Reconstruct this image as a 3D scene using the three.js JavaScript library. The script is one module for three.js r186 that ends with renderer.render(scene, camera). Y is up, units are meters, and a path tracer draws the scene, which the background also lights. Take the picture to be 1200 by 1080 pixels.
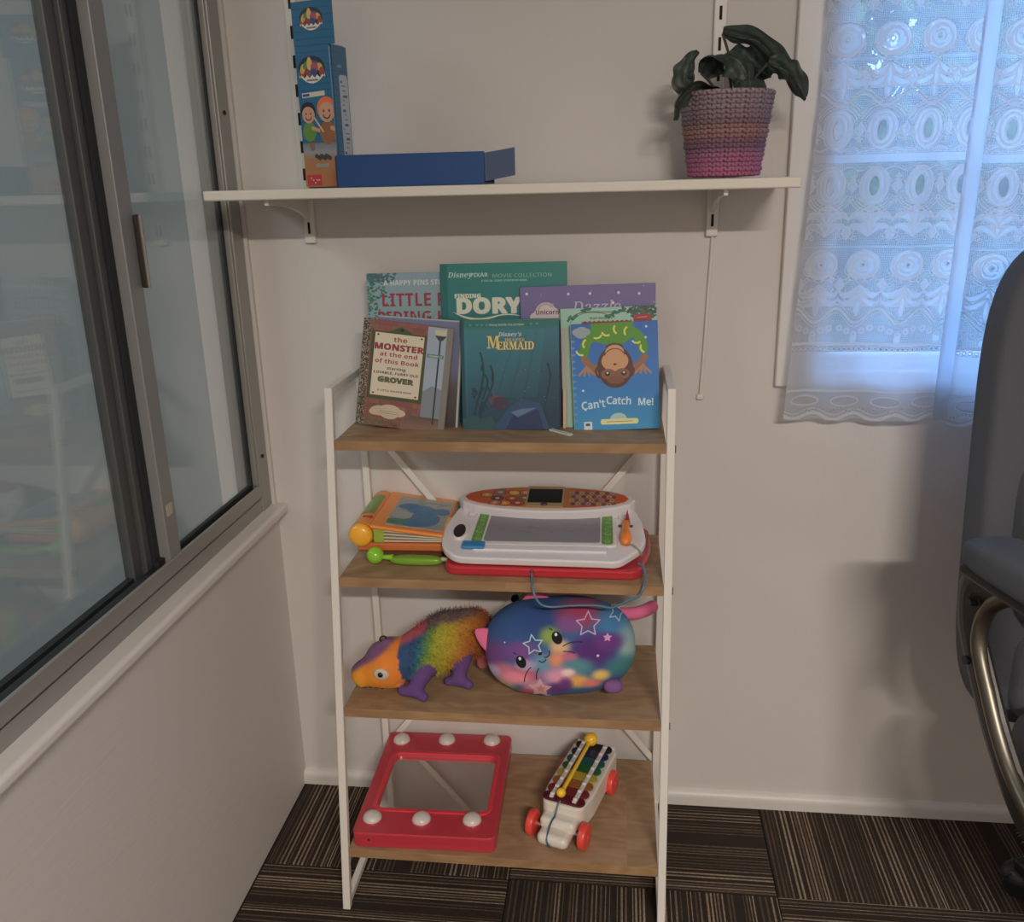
import * as THREE from 'three';
import { RoundedBoxGeometry } from 'three/addons/geometries/RoundedBoxGeometry.js';
import { mergeGeometries, mergeVertices } from 'three/addons/utils/BufferGeometryUtils.js';
import { MarchingCubes } from 'three/addons/objects/MarchingCubes.js';
import { RectAreaLightUniformsLib } from 'three/addons/lights/RectAreaLightUniformsLib.js';
import { ImprovedNoise } from 'three/addons/math/ImprovedNoise.js';

// ---------------------------------------------------------------- camera, sky, lights, exposure
const scene = new THREE.Scene();
const camera = new THREE.PerspectiveCamera(54.2, 1200 / 1080, 0.05, 60);
camera.rotation.order = 'YXZ';
camera.position.set(0.7406, 1.3695, 1.7755);
camera.rotation.set(-0.3012, 0.1243, -0.025);
scene.background = new THREE.Color().setRGB(0.31, 0.59, 1.15);
scene.backgroundIntensity = 5.2;
RectAreaLightUniformsLib.init();
const LAMP = { x: 1.45, y: 2.37, z: 3.3, w: 0.8, d: 0.14, power: 305, color: new THREE.Color().setRGB(1.0, 0.895, 0.81) };
const renderer = new THREE.WebGLRenderer({ antialias: true });
renderer.toneMapping = THREE.LinearToneMapping;
renderer.toneMappingExposure = 1.0;
renderer.shadowMap.enabled = true;

// ---------------------------------------------------------------- helpers
let seed = 7;
const rnd = () => { seed = (seed * 1664525 + 1013904223) % 4294967296; return seed / 4294967296; };
const rr = (a, b) => a + (b - a) * rnd();
const noise = new ImprovedNoise();
const fbm = (x, y, z, o = 4) => { let s = 0, a = 0.5; for (let i = 0; i < o; i++) { s += a * noise.noise(x, y, z); x *= 2.03; y *= 2.03; z *= 2.03; a *= 0.5; } return s; };
const used = {};
const numbered = (n) => { used[n] = (used[n] ?? -1) + 1; return used[n] ? `${n}_${String(used[n]).padStart(3, '0')}` : n; };
const std = (color, roughness = 0.6, o = {}) => new THREE.MeshStandardMaterial({ color, roughness, ...o });
const phys = (color, roughness = 0.4, o = {}) => new THREE.MeshPhysicalMaterial({ color, roughness, ...o });
function mesh(name, geo, mat, parent, p = [0, 0, 0], r = [0, 0, 0]) {
  const top = !parent || parent === scene;
  const m = new THREE.Mesh(geo, mat); m.name = top ? numbered(name) : name;
  m.position.set(...p); m.rotation.set(...r); m.castShadow = m.receiveShadow = true;
  (parent ?? scene).add(m); return m;
}
function thing(name, label, category, p = [0, 0, 0], turn = 0, group) {
  const g = new THREE.Group(); g.name = numbered(name); g.position.set(...p); g.rotation.y = turn; scene.add(g);
  g.userData = { label, category }; if (group) g.userData.group = group; return g;
}
function struct(name, geo, mat, parent, p, r) { const m = mesh(name, geo, mat, parent, p, r); if (!parent) m.userData.kind = 'structure'; return m; }
function structGroup(name) { const g = new THREE.Group(); g.name = name; g.userData.kind = 'structure'; scene.add(g); return g; }
const box = (x0, x1, y0, y1, z0, z1) => new THREE.BoxGeometry(x1 - x0, y1 - y0, z1 - z0).translate((x0 + x1) / 2, (y0 + y1) / 2, (z0 + z1) / 2);
const rb = (w, h, d, r = 0.003, s = 2) => new RoundedBoxGeometry(w, h, d, s, Math.min(r, w / 2.01, h / 2.01, d / 2.01));
const rbox = (x0, x1, y0, y1, z0, z1, r = 0.003, s = 2) => rb(x1 - x0, y1 - y0, z1 - z0, r, s).translate((x0 + x1) / 2, (y0 + y1) / 2, (z0 + z1) / 2);
const V = (...a) => new THREE.Vector3(...a);
const tube = (pts, r, n = 40, k = 8, closed = false) => new THREE.TubeGeometry(new THREE.CatmullRomCurve3(pts.map((p) => V(...p)), closed), n, r, k, closed);
const merge = (list) => mergeGeometries(list.map((g) => { const q = g.index ? g.toNonIndexed() : g; for (const k of Object.keys(q.attributes)) if (!['position', 'normal', 'uv'].includes(k)) q.deleteAttribute(k); return q; }));
function smooth(g) { g.deleteAttribute('normal'); if (g.attributes.uv) g.deleteAttribute('uv'); g = mergeVertices(g, 1e-5); g.computeVertexNormals(); return g; }
function deform(g, f) { const p = g.attributes.position, v = V(); for (let i = 0; i < p.count; i++) { v.fromBufferAttribute(p, i); f(v); p.setXYZ(i, v.x, v.y, v.z); } g.computeVertexNormals(); return g; }
// a cushion: a box rounded to a superellipsoid of power k
function puff(w, h, d, k = 4, n = 14) {
  const g = smooth(new THREE.BoxGeometry(2, 2, 2, n, n, n));
  return deform(g, (v) => { const s = Math.pow(Math.abs(v.x) ** k + Math.abs(v.y) ** k + Math.abs(v.z) ** k, -1 / k); v.multiplyScalar(s); v.set(v.x * w / 2, v.y * h / 2, v.z * d / 2); });
}
function bar(a, b, w, t) { // flat strip from a to b, w wide, t thick (thickness along z)
  const A = V(...a), B = V(...b), L = A.distanceTo(B), g = new RoundedBoxGeometry(w, L, t, 1, Math.min(w, t) * 0.25);
  const q = new THREE.Quaternion().setFromUnitVectors(V(0, 1, 0), B.clone().sub(A).normalize());
  return g.applyQuaternion(q).translate(...A.add(B).multiplyScalar(0.5).toArray());
}
function cv(w, h, draw, srgb = true) {
  const c = document.createElement('canvas'); c.width = w; c.height = h; const x = c.getContext('2d'); draw(x, w, h);
  const t = new THREE.CanvasTexture(c); if (srgb) t.colorSpace = THREE.SRGBColorSpace; t.anisotropy = 8; return t;
}
const K = 1.26; // painted colours are brighter than they look in a dim room
const fade = (r, g, b) => { const m = 0.3 * r + 0.5 * g + 0.2 * b, q = 0.13; return [r + (m - r) * q, g + (m - g) * q, b + (m - b) * q]; };
const C = (R, G, B, a = 1) => { const [r, g, b] = fade(R, G, B); return `rgba(${Math.min(255, r * K) | 0},${Math.min(255, g * K) | 0},${Math.min(255, b * K) | 0},${a})`; };
const col = (R, G, B, k = K) => { const [r, g, b] = fade(R, G, B); return new THREE.Color(`rgb(${Math.min(255, r * k) | 0},${Math.min(255, g * k) | 0},${Math.min(255, b * k) | 0})`); };
function uvBy(g, f) { const p = g.attributes.position, uv = new Float32Array(p.count * 2), v = V(); for (let i = 0; i < p.count; i++) { v.fromBufferAttribute(p, i); const [a, b] = f(v); uv[i * 2] = a; uv[i * 2 + 1] = b; } g.setAttribute('uv', new THREE.BufferAttribute(uv, 2)); return g; }
function colorBy(g, f) { const p = g.attributes.position, c = new Float32Array(p.count * 3), v = V(); for (let i = 0; i < p.count; i++) { v.fromBufferAttribute(p, i); const q = f(v); c[i * 3] = q.r; c[i * 3 + 1] = q.g; c[i * 3 + 2] = q.b; } g.setAttribute('color', new THREE.BufferAttribute(c, 3)); return g; }
function text(x, s, px, py, size, fill, o = {}) {
  x.save(); x.translate(px, py); if (o.rot) x.rotate(o.rot); if (o.sx) x.scale(o.sx, 1);
  x.font = `${o.style ?? 'bold'} ${size}px ${o.font ?? 'sans-serif'}`; x.textAlign = o.align ?? 'center'; x.textBaseline = 'middle';
  if (o.stroke) { x.strokeStyle = o.stroke; x.lineWidth = o.lw ?? size * 0.12; x.lineJoin = 'round'; x.strokeText(s, 0, 0); }
  x.fillStyle = fill; x.fillText(s, 0, 0); x.restore();
}
const blob = (x, cx, cy, rx, ry, fill, rot = 0) => { x.beginPath(); x.ellipse(cx, cy, rx, ry, rot, 0, 7); x.fillStyle = fill; x.fill(); };
const poly = (x, pts, fill) => { x.beginPath(); pts.forEach((p, i) => (i ? x.lineTo(...p) : x.moveTo(...p))); x.closePath(); x.fillStyle = fill; x.fill(); };
const line = (x, pts, stroke, w) => { x.beginPath(); pts.forEach((p, i) => (i ? x.lineTo(...p) : x.moveTo(...p))); x.strokeStyle = stroke; x.lineWidth = w; x.lineCap = x.lineJoin = 'round'; x.stroke(); };
const curve = (x, p, stroke, w) => { x.beginPath(); x.moveTo(p[0], p[1]); x.bezierCurveTo(p[2], p[3], p[4], p[5], p[6], p[7]); x.strokeStyle = stroke; x.lineWidth = w; x.lineCap = 'round'; x.stroke(); };
const grad = (x, x0, y0, x1, y1, stops) => { const g = x.createLinearGradient(x0, y0, x1, y1); stops.forEach(([t, c]) => g.addColorStop(t, c)); return g; };
function star(x, cx, cy, R, rot, fill, stroke, lw) { x.beginPath(); for (let i = 0; i < 10; i++) { const a = rot + i * Math.PI / 5, r = i % 2 ? R * 0.5 : R; x.lineTo(cx + r * Math.sin(a), cy - r * Math.cos(a)); } x.closePath(); if (fill) { x.fillStyle = fill; x.fill(); } if (stroke) { x.strokeStyle = stroke; x.lineWidth = lw; x.lineJoin = 'round'; x.stroke(); } }

// ---------------------------------------------------------------- shared materials
const plasterBump = cv(512, 512, (x, w, h) => { const d = x.createImageData(w, h); for (let j = 0; j < h; j++) for (let i = 0; i < w; i++) { const v = 128 + 90 * fbm(i / 26, j / 26, 1) + 40 * fbm(i / 5, j / 5, 4, 2); d.data.set([v, v, v, 255], (j * w + i) * 4); } x.putImageData(d, 0, 0); }, false);
plasterBump.wrapS = plasterBump.wrapT = THREE.RepeatWrapping; plasterBump.repeat.set(1.2, 1.2);
const plaster = std(new THREE.Color(0.70, 0.665, 0.63), 0.55, { bumpMap: plasterBump, bumpScale: 0.0012 });
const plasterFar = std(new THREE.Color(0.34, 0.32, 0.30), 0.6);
const whitePaint = std(new THREE.Color(0.76, 0.73, 0.69), 0.42);
const shelfPaint = std(new THREE.Color(0.80, 0.75, 0.66), 0.4);
const frameWhite = std(new THREE.Color(0.80, 0.765, 0.70), 0.38);
const aluminium = std(new THREE.Color(0.36, 0.355, 0.33), 0.42, { metalness: 0.45 });
const aluminiumDull = std(new THREE.Color(0.10, 0.105, 0.105), 0.45, { metalness: 0.3 });
const gasket = std(new THREE.Color(0.018, 0.02, 0.022), 0.6);
const darkHole = std(new THREE.Color(0.015, 0.013, 0.012), 0.8);
const glass = phys(0xffffff, 0.02, { transmission: 1, thickness: 0, ior: 1.52 });
const woodTex = cv(1024, 512, (x, w, h) => {
  const d = x.createImageData(w, h);
  for (let j = 0; j < h; j++) for (let i = 0; i < w; i++) {
    const u = i / w * 4, v = j / h * 2;
    const warp = fbm(u * 0.9, v * 2.2, 3, 3) * 1.7, ring = 0.5 + 0.5 * Math.sin((v * 7 + warp * 6) * 2.6);
    const fine = fbm(u * 6, v * 110, 9, 3), mid = fbm(u * 1.5, v * 22, 5, 3);
    const t = 0.42 * ring + 0.34 + 0.55 * mid + 0.4 * fine;
    d.data.set([146 + 32 * t, 116 + 31 * t, 86 + 28 * t, 255], (j * w + i) * 4);
  } x.putImageData(d, 0, 0);
});
woodTex.wrapS = woodTex.wrapT = THREE.RepeatWrapping;
const wood = std(0xffffff, 0.5, { map: woodTex });
const woodEdgeTex = woodTex.clone(); woodEdgeTex.repeat.set(1, 0.4);
const woodEdge = std(new THREE.Color(1.0, 0.94, 0.82), 0.5, { map: woodEdgeTex });
const plastic = (c, r = 0.32) => phys(c, r, { clearcoat: 0.25, clearcoatRoughness: 0.25 });

// ---------------------------------------------------------------- room shell
const RX = 2.9, RZ = 4.6, H = 2.42;
{
  const floor = struct('floor', box(-2.7, RX + 0.1, -0.12, -0.007, -0.12, RZ + 0.1), std(0x2a2018, 0.9));
  // striped loop-pile carpet tiles, quarter-turned
  const stripe = (s0) => cv(1024, 256, (x, w, h) => {
    seed = s0; x.fillStyle = 'rgb(46,34,26)'; x.fillRect(0, 0, w, h);
    let p = 0; const cols = ['rgb(142,124,104)', 'rgb(120,102,84)', 'rgb(98,82,67)', 'rgb(84,69,56)', 'rgb(150,134,114)'];
    while (p < w) {
      const run = rnd();
      if (run < 0.18) { p += rr(22, 44); continue; }
      const n = 2 + Math.floor(rnd() * 5), gap = rr(6, 12);
      for (let i = 0; i < n && p < w; i++) { const k = rr(3.5, 8.5); x.fillStyle = cols[Math.floor(rnd() * 5)]; x.fillRect(p, 0, k, h); p += k + gap * rr(0.8, 1.3); }
      p += rr(4, 16);
    }
    const d = x.getImageData(0, 0, w, h);
    for (let j = 0; j < h; j++) for (let i = 0; i < w; i++) { const o = (j * w + i) * 4, f = 0.72 + 0.5 * rnd() + 0.25 * fbm(i / 40, j / 40, 2, 2); for (let c = 0; c < 3; c++) d.data[o + c] = Math.min(255, d.data[o + c] * f); }
    x.putImageData(d, 0, 0);
  });
  const tileMats = [11, 29, 53].map((s) => { const t = stripe(s); t.wrapS = t.wrapT = THREE.RepeatWrapping; return std(0xffffff, 0.96, { map: t, bumpMap: t, bumpScale: 0.0015 }); });
  const S = 0.538, x0 = -0.013, zr = [0, 0.276];
  for (let k = 1; k < 8; k++) zr.push(0.276 + k * S);
  zr.push(RZ);
  let n = 0;
  for (let c = 0; c < 6; c++) for (let r = 0; r < zr.length - 1; r++) {
    const a = Math.max(x0 + c * S, 0.002), b = Math.min(x0 + (c + 1) * S, RX), z0 = zr[r] + (r ? 0 : 0.004), z1 = Math.min(zr[r + 1], RZ);
    if (b - a < 0.02 || z1 - z0 < 0.02) continue;
    const along = (c + r) % 2 === 0; // stripes run towards the camera
    const g = rbox(a + 0.0008, b - 0.0008, -0.007, 0, z0 + 0.0008, z1 - 0.0008, 0.002, 1), off = (n * 0.37) % 1;
    uvBy(g, (v) => (along ? [(v.x - a) / S + off, (v.z - z0) / S] : [(v.z - z0) / S + off, (v.x - a) / S]));
    mesh('carpet_tile', g, tileMats[n % 3], floor); n++;
  }
  struct('ceiling', box(-2.7, RX + 0.1, H, H + 0.12, -0.12, RZ + 0.1), plaster);
  // back wall with the curtained window's opening
  const W2 = { x0: 1.115, x1: 1.95, y0: 1.0, y1: 2.1 };
  struct('wall_back', merge([box(-0.12, W2.x0, 0, H, -0.12, 0), box(W2.x1, RX + 0.1, 0, H, -0.12, 0), box(W2.x0, W2.x1, 0, W2.y0, -0.12, 0), box(W2.x0, W2.x1, W2.y1, H, -0.12, 0)]), plaster);
  struct('wall_right', box(RX, RX + 0.12, 0, H, 0, RZ), plasterFar);
  struct('wall_front', box(-0.12, RX + 0.12, 0, H, RZ, RZ + 0.12), plasterFar);
  const Y0 = 0.715, Y1 = 2.1, Z0 = 0.012, Z1 = 2.0;
  struct('wall_left', merge([box(-0.12, 0, 0, Y0 - 0.02, 0, RZ), box(-0.12, 0, Y1, H, 0, RZ), box(-0.12, 0, Y0 - 0.02, Y1, Z1, RZ), box(-0.12, 0, Y0 - 0.02, Y1, 0, Z0 - 0.002)]), plaster);
  // the room beyond the sliding window
  struct('wall_beyond', merge([box(-2.7, -2.6, 0, H, -0.12, RZ), box(-2.6, -0.12, 0, H, -0.12, 0), box(-2.6, -0.12, 0, H, RZ - 0.1, RZ)]), std(new THREE.Color(0.36, 0.40, 0.41), 0.7));
  // skirting
  const sk = new THREE.Shape(); sk.moveTo(0, 0); sk.lineTo(0.014, 0); sk.lineTo(0.014, 0.02); sk.quadraticCurveTo(0.0135, 0.034, 0, 0.036);
  const skg = new THREE.ExtrudeGeometry(sk, { depth: RX, bevelEnabled: false, curveSegments: 6 }).rotateY(-Math.PI / 2).translate(RX, 0, 0);
  struct('baseboard_back', deform(skg, () => {}), whitePaint);
  // timber sill under the sliding window
  struct('trim_1', merge([rbox(-0.03, 0.026, 0.692, 0.714, 0.001, Z1 + 0.05, 0.008, 3), box(-0.004, 0.006, 0.676, 0.694, 0.001, Z1 + 0.05)]), whitePaint);
  // ---- sliding aluminium window in the left wall
  const w1 = structGroup('window_1');
  mesh('bottom_rail', merge([rbox(-0.06, -0.008, 0.712, 0.748, Z0, Z1, 0.003), rbox(-0.014, -0.008, 0.74, 0.772, Z0, Z1, 0.002)]), aluminium, w1);
  mesh('track_groove', box(-0.034, -0.0145, 0.748, 0.766, Z0 + 0.05, Z1), gasket, w1);
  mesh('jamb', merge([rbox(-0.06, -0.006, 0.712, Y1, Z0, 0.06, 0.003), rbox(-0.03, -0.010, 0.772, Y1, 0.056, 0.066, 0.002)]), aluminium, w1);
  for (const y of [0.83, 1.505]) mesh('screw', new THREE.CylinderGeometry(0.004, 0.004, 0.003, 12).rotateZ(Math.PI / 2), darkHole, w1, [-0.005, y, 0.038]);
  mesh('jamb', rbox(-0.06, -0.006, 0.712, Y1, Z1 - 0.05, Z1, 0.003), aluminium, w1);
  mesh('top_rail', rbox(-0.06, -0.006, Y1 - 0.06, Y1, Z0, Z1, 0.003), aluminium, w1);
  // front (sliding) sash: glass from the jamb to the light stile, then the fixed pane behind
  mesh('gasket', merge([box(-0.03, -0.021, 0.772, Y1 - 0.06, 0.066, 0.074), box(-0.03, -0.0215, 0.766, 0.776, 0.066, 0.47)]), gasket, w1);
  mesh('pane', rbox(-0.027, -0.023, 0.77, Y1 - 0.05, 0.068, 0.42, 0.001, 1), glass, w1);
  mesh('sash_stile', rbox(-0.034, -0.012, 0.752, Y1 - 0.05, 0.408, 0.448, 0.002), std(new THREE.Color(0.30, 0.31, 0.305), 0.4, { metalness: 0.3 }), w1);
  const hd = mesh('handle', rbox(-0.012, 0.0, 1.222, 1.334, 0.404, 0.414, 0.003), std(new THREE.Color(0.10, 0.085, 0.075), 0.3, { metalness: 0.8 }), w1);
  mesh('grip_edge', rbox(-0.001, 0.003, 1.222, 1.334, 0.4105, 0.4145, 0.001), aluminium, hd);
  mesh('gasket', box(-0.05, -0.03, 0.75, Y1 - 0.06, 0.44, 0.464), gasket, w1);
  mesh('fixed_stile', merge([rbox(-0.058, -0.036, 0.75, Y1 - 0.05, 0.464, 0.482, 0.002), rbox(-0.062, -0.044, 0.75, Y1 - 0.05, 0.482, 0.508, 0.003)]), aluminiumDull, w1);
  mesh('pane', rbox(-0.055, -0.051, 0.75, Y1 - 0.05, 0.5, Z1 - 0.04, 0.001, 1), glass, w1);
  mesh('gasket', box(-0.058, -0.046, 0.748, 0.764, 0.5, Z1), gasket, w1);
  mesh('latch_label', rbox(-0.0125, -0.0112, 0.845, 0.865, 0.418, 0.438, 0.0004, 1), std(new THREE.Color(0.5, 0.47, 0.36), 0.7), w1);

  // ---- curtained window in the back wall
  const w2 = structGroup('window_2');
  const tw = 0.076;
  mesh('architrave', rbox(W2.x0 - tw, W2.x0 + 0.006, 0.976, W2.y1 + tw, 0, 0.017, 0.003), whitePaint, w2);
  mesh('architrave', rbox(W2.x1 - 0.006, W2.x1 + tw, 0.976, W2.y1 + tw, 0, 0.017, 0.003), whitePaint, w2);
  mesh('architrave', rbox(W2.x0, W2.x1, W2.y1 - 0.006, W2.y1 + tw, 0, 0.0165, 0.003), whitePaint, w2);
  mesh('architrave', rbox(W2.x0, W2.x1, 0.976, W2.y0 + 0.006, 0, 0.0165, 0.003), whitePaint, w2);
  mesh('window_frame', merge([box(W2.x0, W2.x0 + 0.035, W2.y0, W2.y1, -0.09, -0.05), box(W2.x1 - 0.035, W2.x1, W2.y0, W2.y1, -0.09, -0.05), box(W2.x0, W2.x1, W2.y0, W2.y0 + 0.025, -0.09, -0.05), box(W2.x0, W2.x1, W2.y1 - 0.035, W2.y1, -0.09, -0.05)]), whitePaint, w2);
  mesh('meeting_rail', rbox(W2.x0 + 0.03, W2.x1 - 0.03, 1.388, 1.412, -0.088, -0.05, 0.003), whitePaint, w2);
  mesh('pane', rbox(W2.x0 + 0.03, W2.x1 - 0.03, W2.y0 + 0.03, 1.39, -0.074, -0.070, 0.001, 1), glass, w2);
  mesh('pane', rbox(W2.x0 + 0.03, W2.x1 - 0.03, 1.41, W2.y1 - 0.03, -0.074, -0.070, 0.001, 1), glass, w2);
  mesh('curtain_rod', new THREE.CylinderGeometry(0.008, 0.008, 1.08, 14).rotateZ(Math.PI / 2), whitePaint, w2, [1.545, 2.14, 0.045]);
  // outdoors: ground and trees behind the lace
  struct('ground', box(-8, 14, -0.4, -0.3, -16, -0.14), std(new THREE.Color(0.12, 0.15, 0.06), 0.95));
}
// ceiling light behind the camera: a flat panel
{
  const t = thing('ceiling_light', 'flat rectangular ceiling light panel glowing warm white behind the camera', 'light', [LAMP.x, LAMP.y, LAMP.z]);
  mesh('housing', rb(LAMP.w + 0.06, 0.05, LAMP.d + 0.06, 0.006), whitePaint, t, [0, 0.026, 0]);
  mesh('diffuser', rb(LAMP.w, 0.008, LAMP.d, 0.002), std(0x888888, 0.6, { emissive: LAMP.color, emissiveIntensity: 1.2 }), t, [0, -0.001, 0]);
  const l = new THREE.RectAreaLight(LAMP.color, LAMP.power, LAMP.w, LAMP.d); l.name = 'panel_light';
  l.position.set(LAMP.x, LAMP.y - 0.012, LAMP.z); l.rotation.x = -Math.PI / 2; scene.add(l);
}

{
  const t = thing('ceiling_light', 'cool white ceiling light panel in the dim room beyond the sliding window', 'light', [-1.5, 2.385, 1.2]);
  mesh('housing', rb(0.66, 0.04, 1.26, 0.006), whitePaint, t, [0, 0.014, 0]);
  const c = new THREE.Color().setRGB(0.8, 0.97, 1.0);
  mesh('diffuser', rb(0.6, 0.008, 1.2, 0.002), std(0x888888, 0.6, { emissive: c, emissiveIntensity: 1 }), t, [0, -0.008, 0]);
  const l = new THREE.RectAreaLight(c, 7.5, 0.6, 1.2); l.name = 'panel_light_beyond'; l.position.set(-1.5, 2.37, 1.2); l.rotation.x = -Math.PI / 2; scene.add(l);
}

// ---------------------------------------------------------------- wall shelf on slotted standards
{
  const t = thing('wall_shelf', 'long cream painted wall shelf board on two slotted metal standards', 'shelf');
  mesh('shelf_board', rbox(0.027, 1.022, 1.3485, 1.3655, 0.016, 0.2415, 0.003), shelfPaint, t);
  const slotG = rb(0.005, 0.022, 0.0008, 0.0003, 1);
  for (const [x, lean] of [[0.131, 0.0], [0.907, 0.0]]) {
    const up = mesh('slotted_standard', rbox(x - 0.011, x + 0.011, 1.262, 2.2, 0.0, 0.013, 0.002), frameWhite, t);
    for (let y = 1.28; y < 2.18; y += 0.05) mesh('slot', slotG, darkHole, up, [x, y + 0.011, 0.0132]);
    const s = new THREE.Shape(); s.moveTo(0.012, 1.3483); s.lineTo(0.222, 1.3483); s.lineTo(0.222, 1.339); s.quadraticCurveTo(0.08, 1.338, 0.012, 1.305);
    const g = new THREE.ExtrudeGeometry(s, { depth: 0.007, bevelEnabled: false }).rotateY(-Math.PI / 2).translate(x + 0.0035, 0, 0);
    mesh('bracket', g, frameWhite, t);
  }
}
{
  const t = thing('cable_conduit', 'thin white painted cable conduit running down the wall beside the window frame', 'cord');
  mesh('cord', tube([[0.909, 1.262, 0.004], [0.908, 1.22, 0.004], [0.9055, 1.16, 0.004], [0.903, 1.08, 0.004], [0.9, 1.0, 0.004], [0.898, 0.957, 0.005]], 0.0032, 30, 6), frameWhite, t);
  mesh('end_clip', rb(0.014, 0.012, 0.008, 0.003), frameWhite, t, [0.8975, 0.953, 0.004]);
}

// ---------------------------------------------------------------- ladder shelf
const SX0 = 0.2222, SX1 = 0.8222, LV = [0.9244, 0.6697, 0.4155, 0.1282];
const zf = (y) => 0.3646 + (0.2421 - 0.3646) * (y - 0.1282) / (0.9244 - 0.1282), zb = 0.02;
{
  const t = thing('ladder_shelf', 'four tier ladder shelf with oak look boards and white metal frame holding books and toys', 'shelf');
  const P = 0.015, top = 1.02;
  const post = (xm, y0, y1, z) => { const g = rb(P, y1 - y0, P, 0.002).translate(xm, (y0 + y1) / 2, 0); return deform(g, (v) => { v.z += z(v.y); }); };
  for (const s of [0, 1]) {
    const xm = s ? SX1 + P / 2 : SX0 - P / 2;
    mesh('front_post', post(xm, 0, top, (y) => zf(y) - 0.004), frameWhite, t);
    mesh('back_post', post(xm, 0, top, () => zb + 0.008), frameWhite, t);
    mesh('top_rail', rbox(xm - P / 2, xm + P / 2, top - P, top, zb + 0.014, zf(top) - 0.008, 0.002), frameWhite, t);
    mesh('bottom_rail', rbox(xm - P / 2 + 0.001, xm + P / 2 - 0.001, 0.004, 0.004 + P, zb + 0.014, zf(0) - 0.01, 0.002), frameWhite, t);
    for (const y of LV.slice(0, 3)) mesh('screw', merge([new THREE.CylinderGeometry(0.0035, 0.0035, 0.004, 10).rotateZ(Math.PI / 2), new THREE.CylinderGeometry(0.0035, 0.0035, 0.004, 10).rotateZ(Math.PI / 2).translate(0, 0.007, 0)]), darkHole, t, [s ? SX1 + P : SX0 - P, y - 0.015, zf(y) - 0.006]);
  }
  LV.forEach((y, i) => {
    const th = 0.0185, f = zf(y - th / 2), g = rbox(SX0 + 0.0005, SX1 - 0.0005, y - th, y, zb + 0.014, f, 0.0012, 1);
    uvBy(g, (v) => [v.x * 1.4 + i * 0.31, (v.z + v.y) * 2.2 + i * 0.23]);
    const b = mesh('shelf_board', g, wood, t);
    const e = uvBy(rbox(SX0 + 0.0006, SX1 - 0.0006, y - th + 0.0002, y - 0.0002, f - 0.0006, f + 0.0006, 0.0003, 1), (v) => [v.x * 1.1 + i * 0.41, v.y * 3]);
    mesh('edge_band', e, woodEdge, b);
  });
  const bz = zb + 0.002;
  mesh('cross_brace', bar([0.225, 0.895, bz], [0.824, 0.122, bz], 0.014, 0.003), frameWhite, t);
  mesh('cross_brace', bar([0.822, 0.895, bz - 0.003], [0.212, 0.122, bz - 0.003], 0.014, 0.003), frameWhite, t);
  mesh('brace_bolt', new THREE.CylinderGeometry(0.008, 0.008, 0.01, 14).rotateX(Math.PI / 2), darkHole, t, [0.521, 0.5125, bz + 0.005]);
}
// ---------------------------------------------------------------- picture books
const paper = std(new THREE.Color(0.72, 0.68, 0.58), 0.8);
// w wide, h tall, d thick; bottom centre of the front cover at p; lean backwards, roll sideways
function book(label, w, h, d, p, lean, roll, edge, draw, res = 900, turn = 0) {
  const t = thing('picture_book', label, 'book', p, 0); t.rotation.order = 'YXZ'; t.rotation.set(-lean, turn, roll);
  const tex = cv(Math.round(res * w / h), res, draw), front = std(0xffffff, 0.42, { map: tex }), e = std(edge, 0.5);
  const cover = (z0, z1, m) => { const g = rbox(-w / 2, w / 2, 0, h, z0, z1, 0.0008, 1); uvBy(g, (v) => [v.x / w + 0.5, v.y / h]); return [g, m]; };
  const [g1, m1] = cover(-0.0022, 0, front); mesh('front_cover', g1, m1, t);
  const [g2, m2] = cover(-d, -d + 0.0022, e); mesh('back_cover', g2, m2, t);
  mesh('page_block', box(-w / 2 + 0.003, w / 2 - 0.004, 0.003, h - 0.003, -d + 0.0022, -0.0022), paper, t);
  mesh('spine', rbox(-w / 2 - 0.0005, -w / 2 + 0.0025, 0, h, -d, -0.0001, 0.001, 1), e, t);
  return t;
}
const D = Math.PI / 180, yS = LV[0] + 0.0004;
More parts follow.
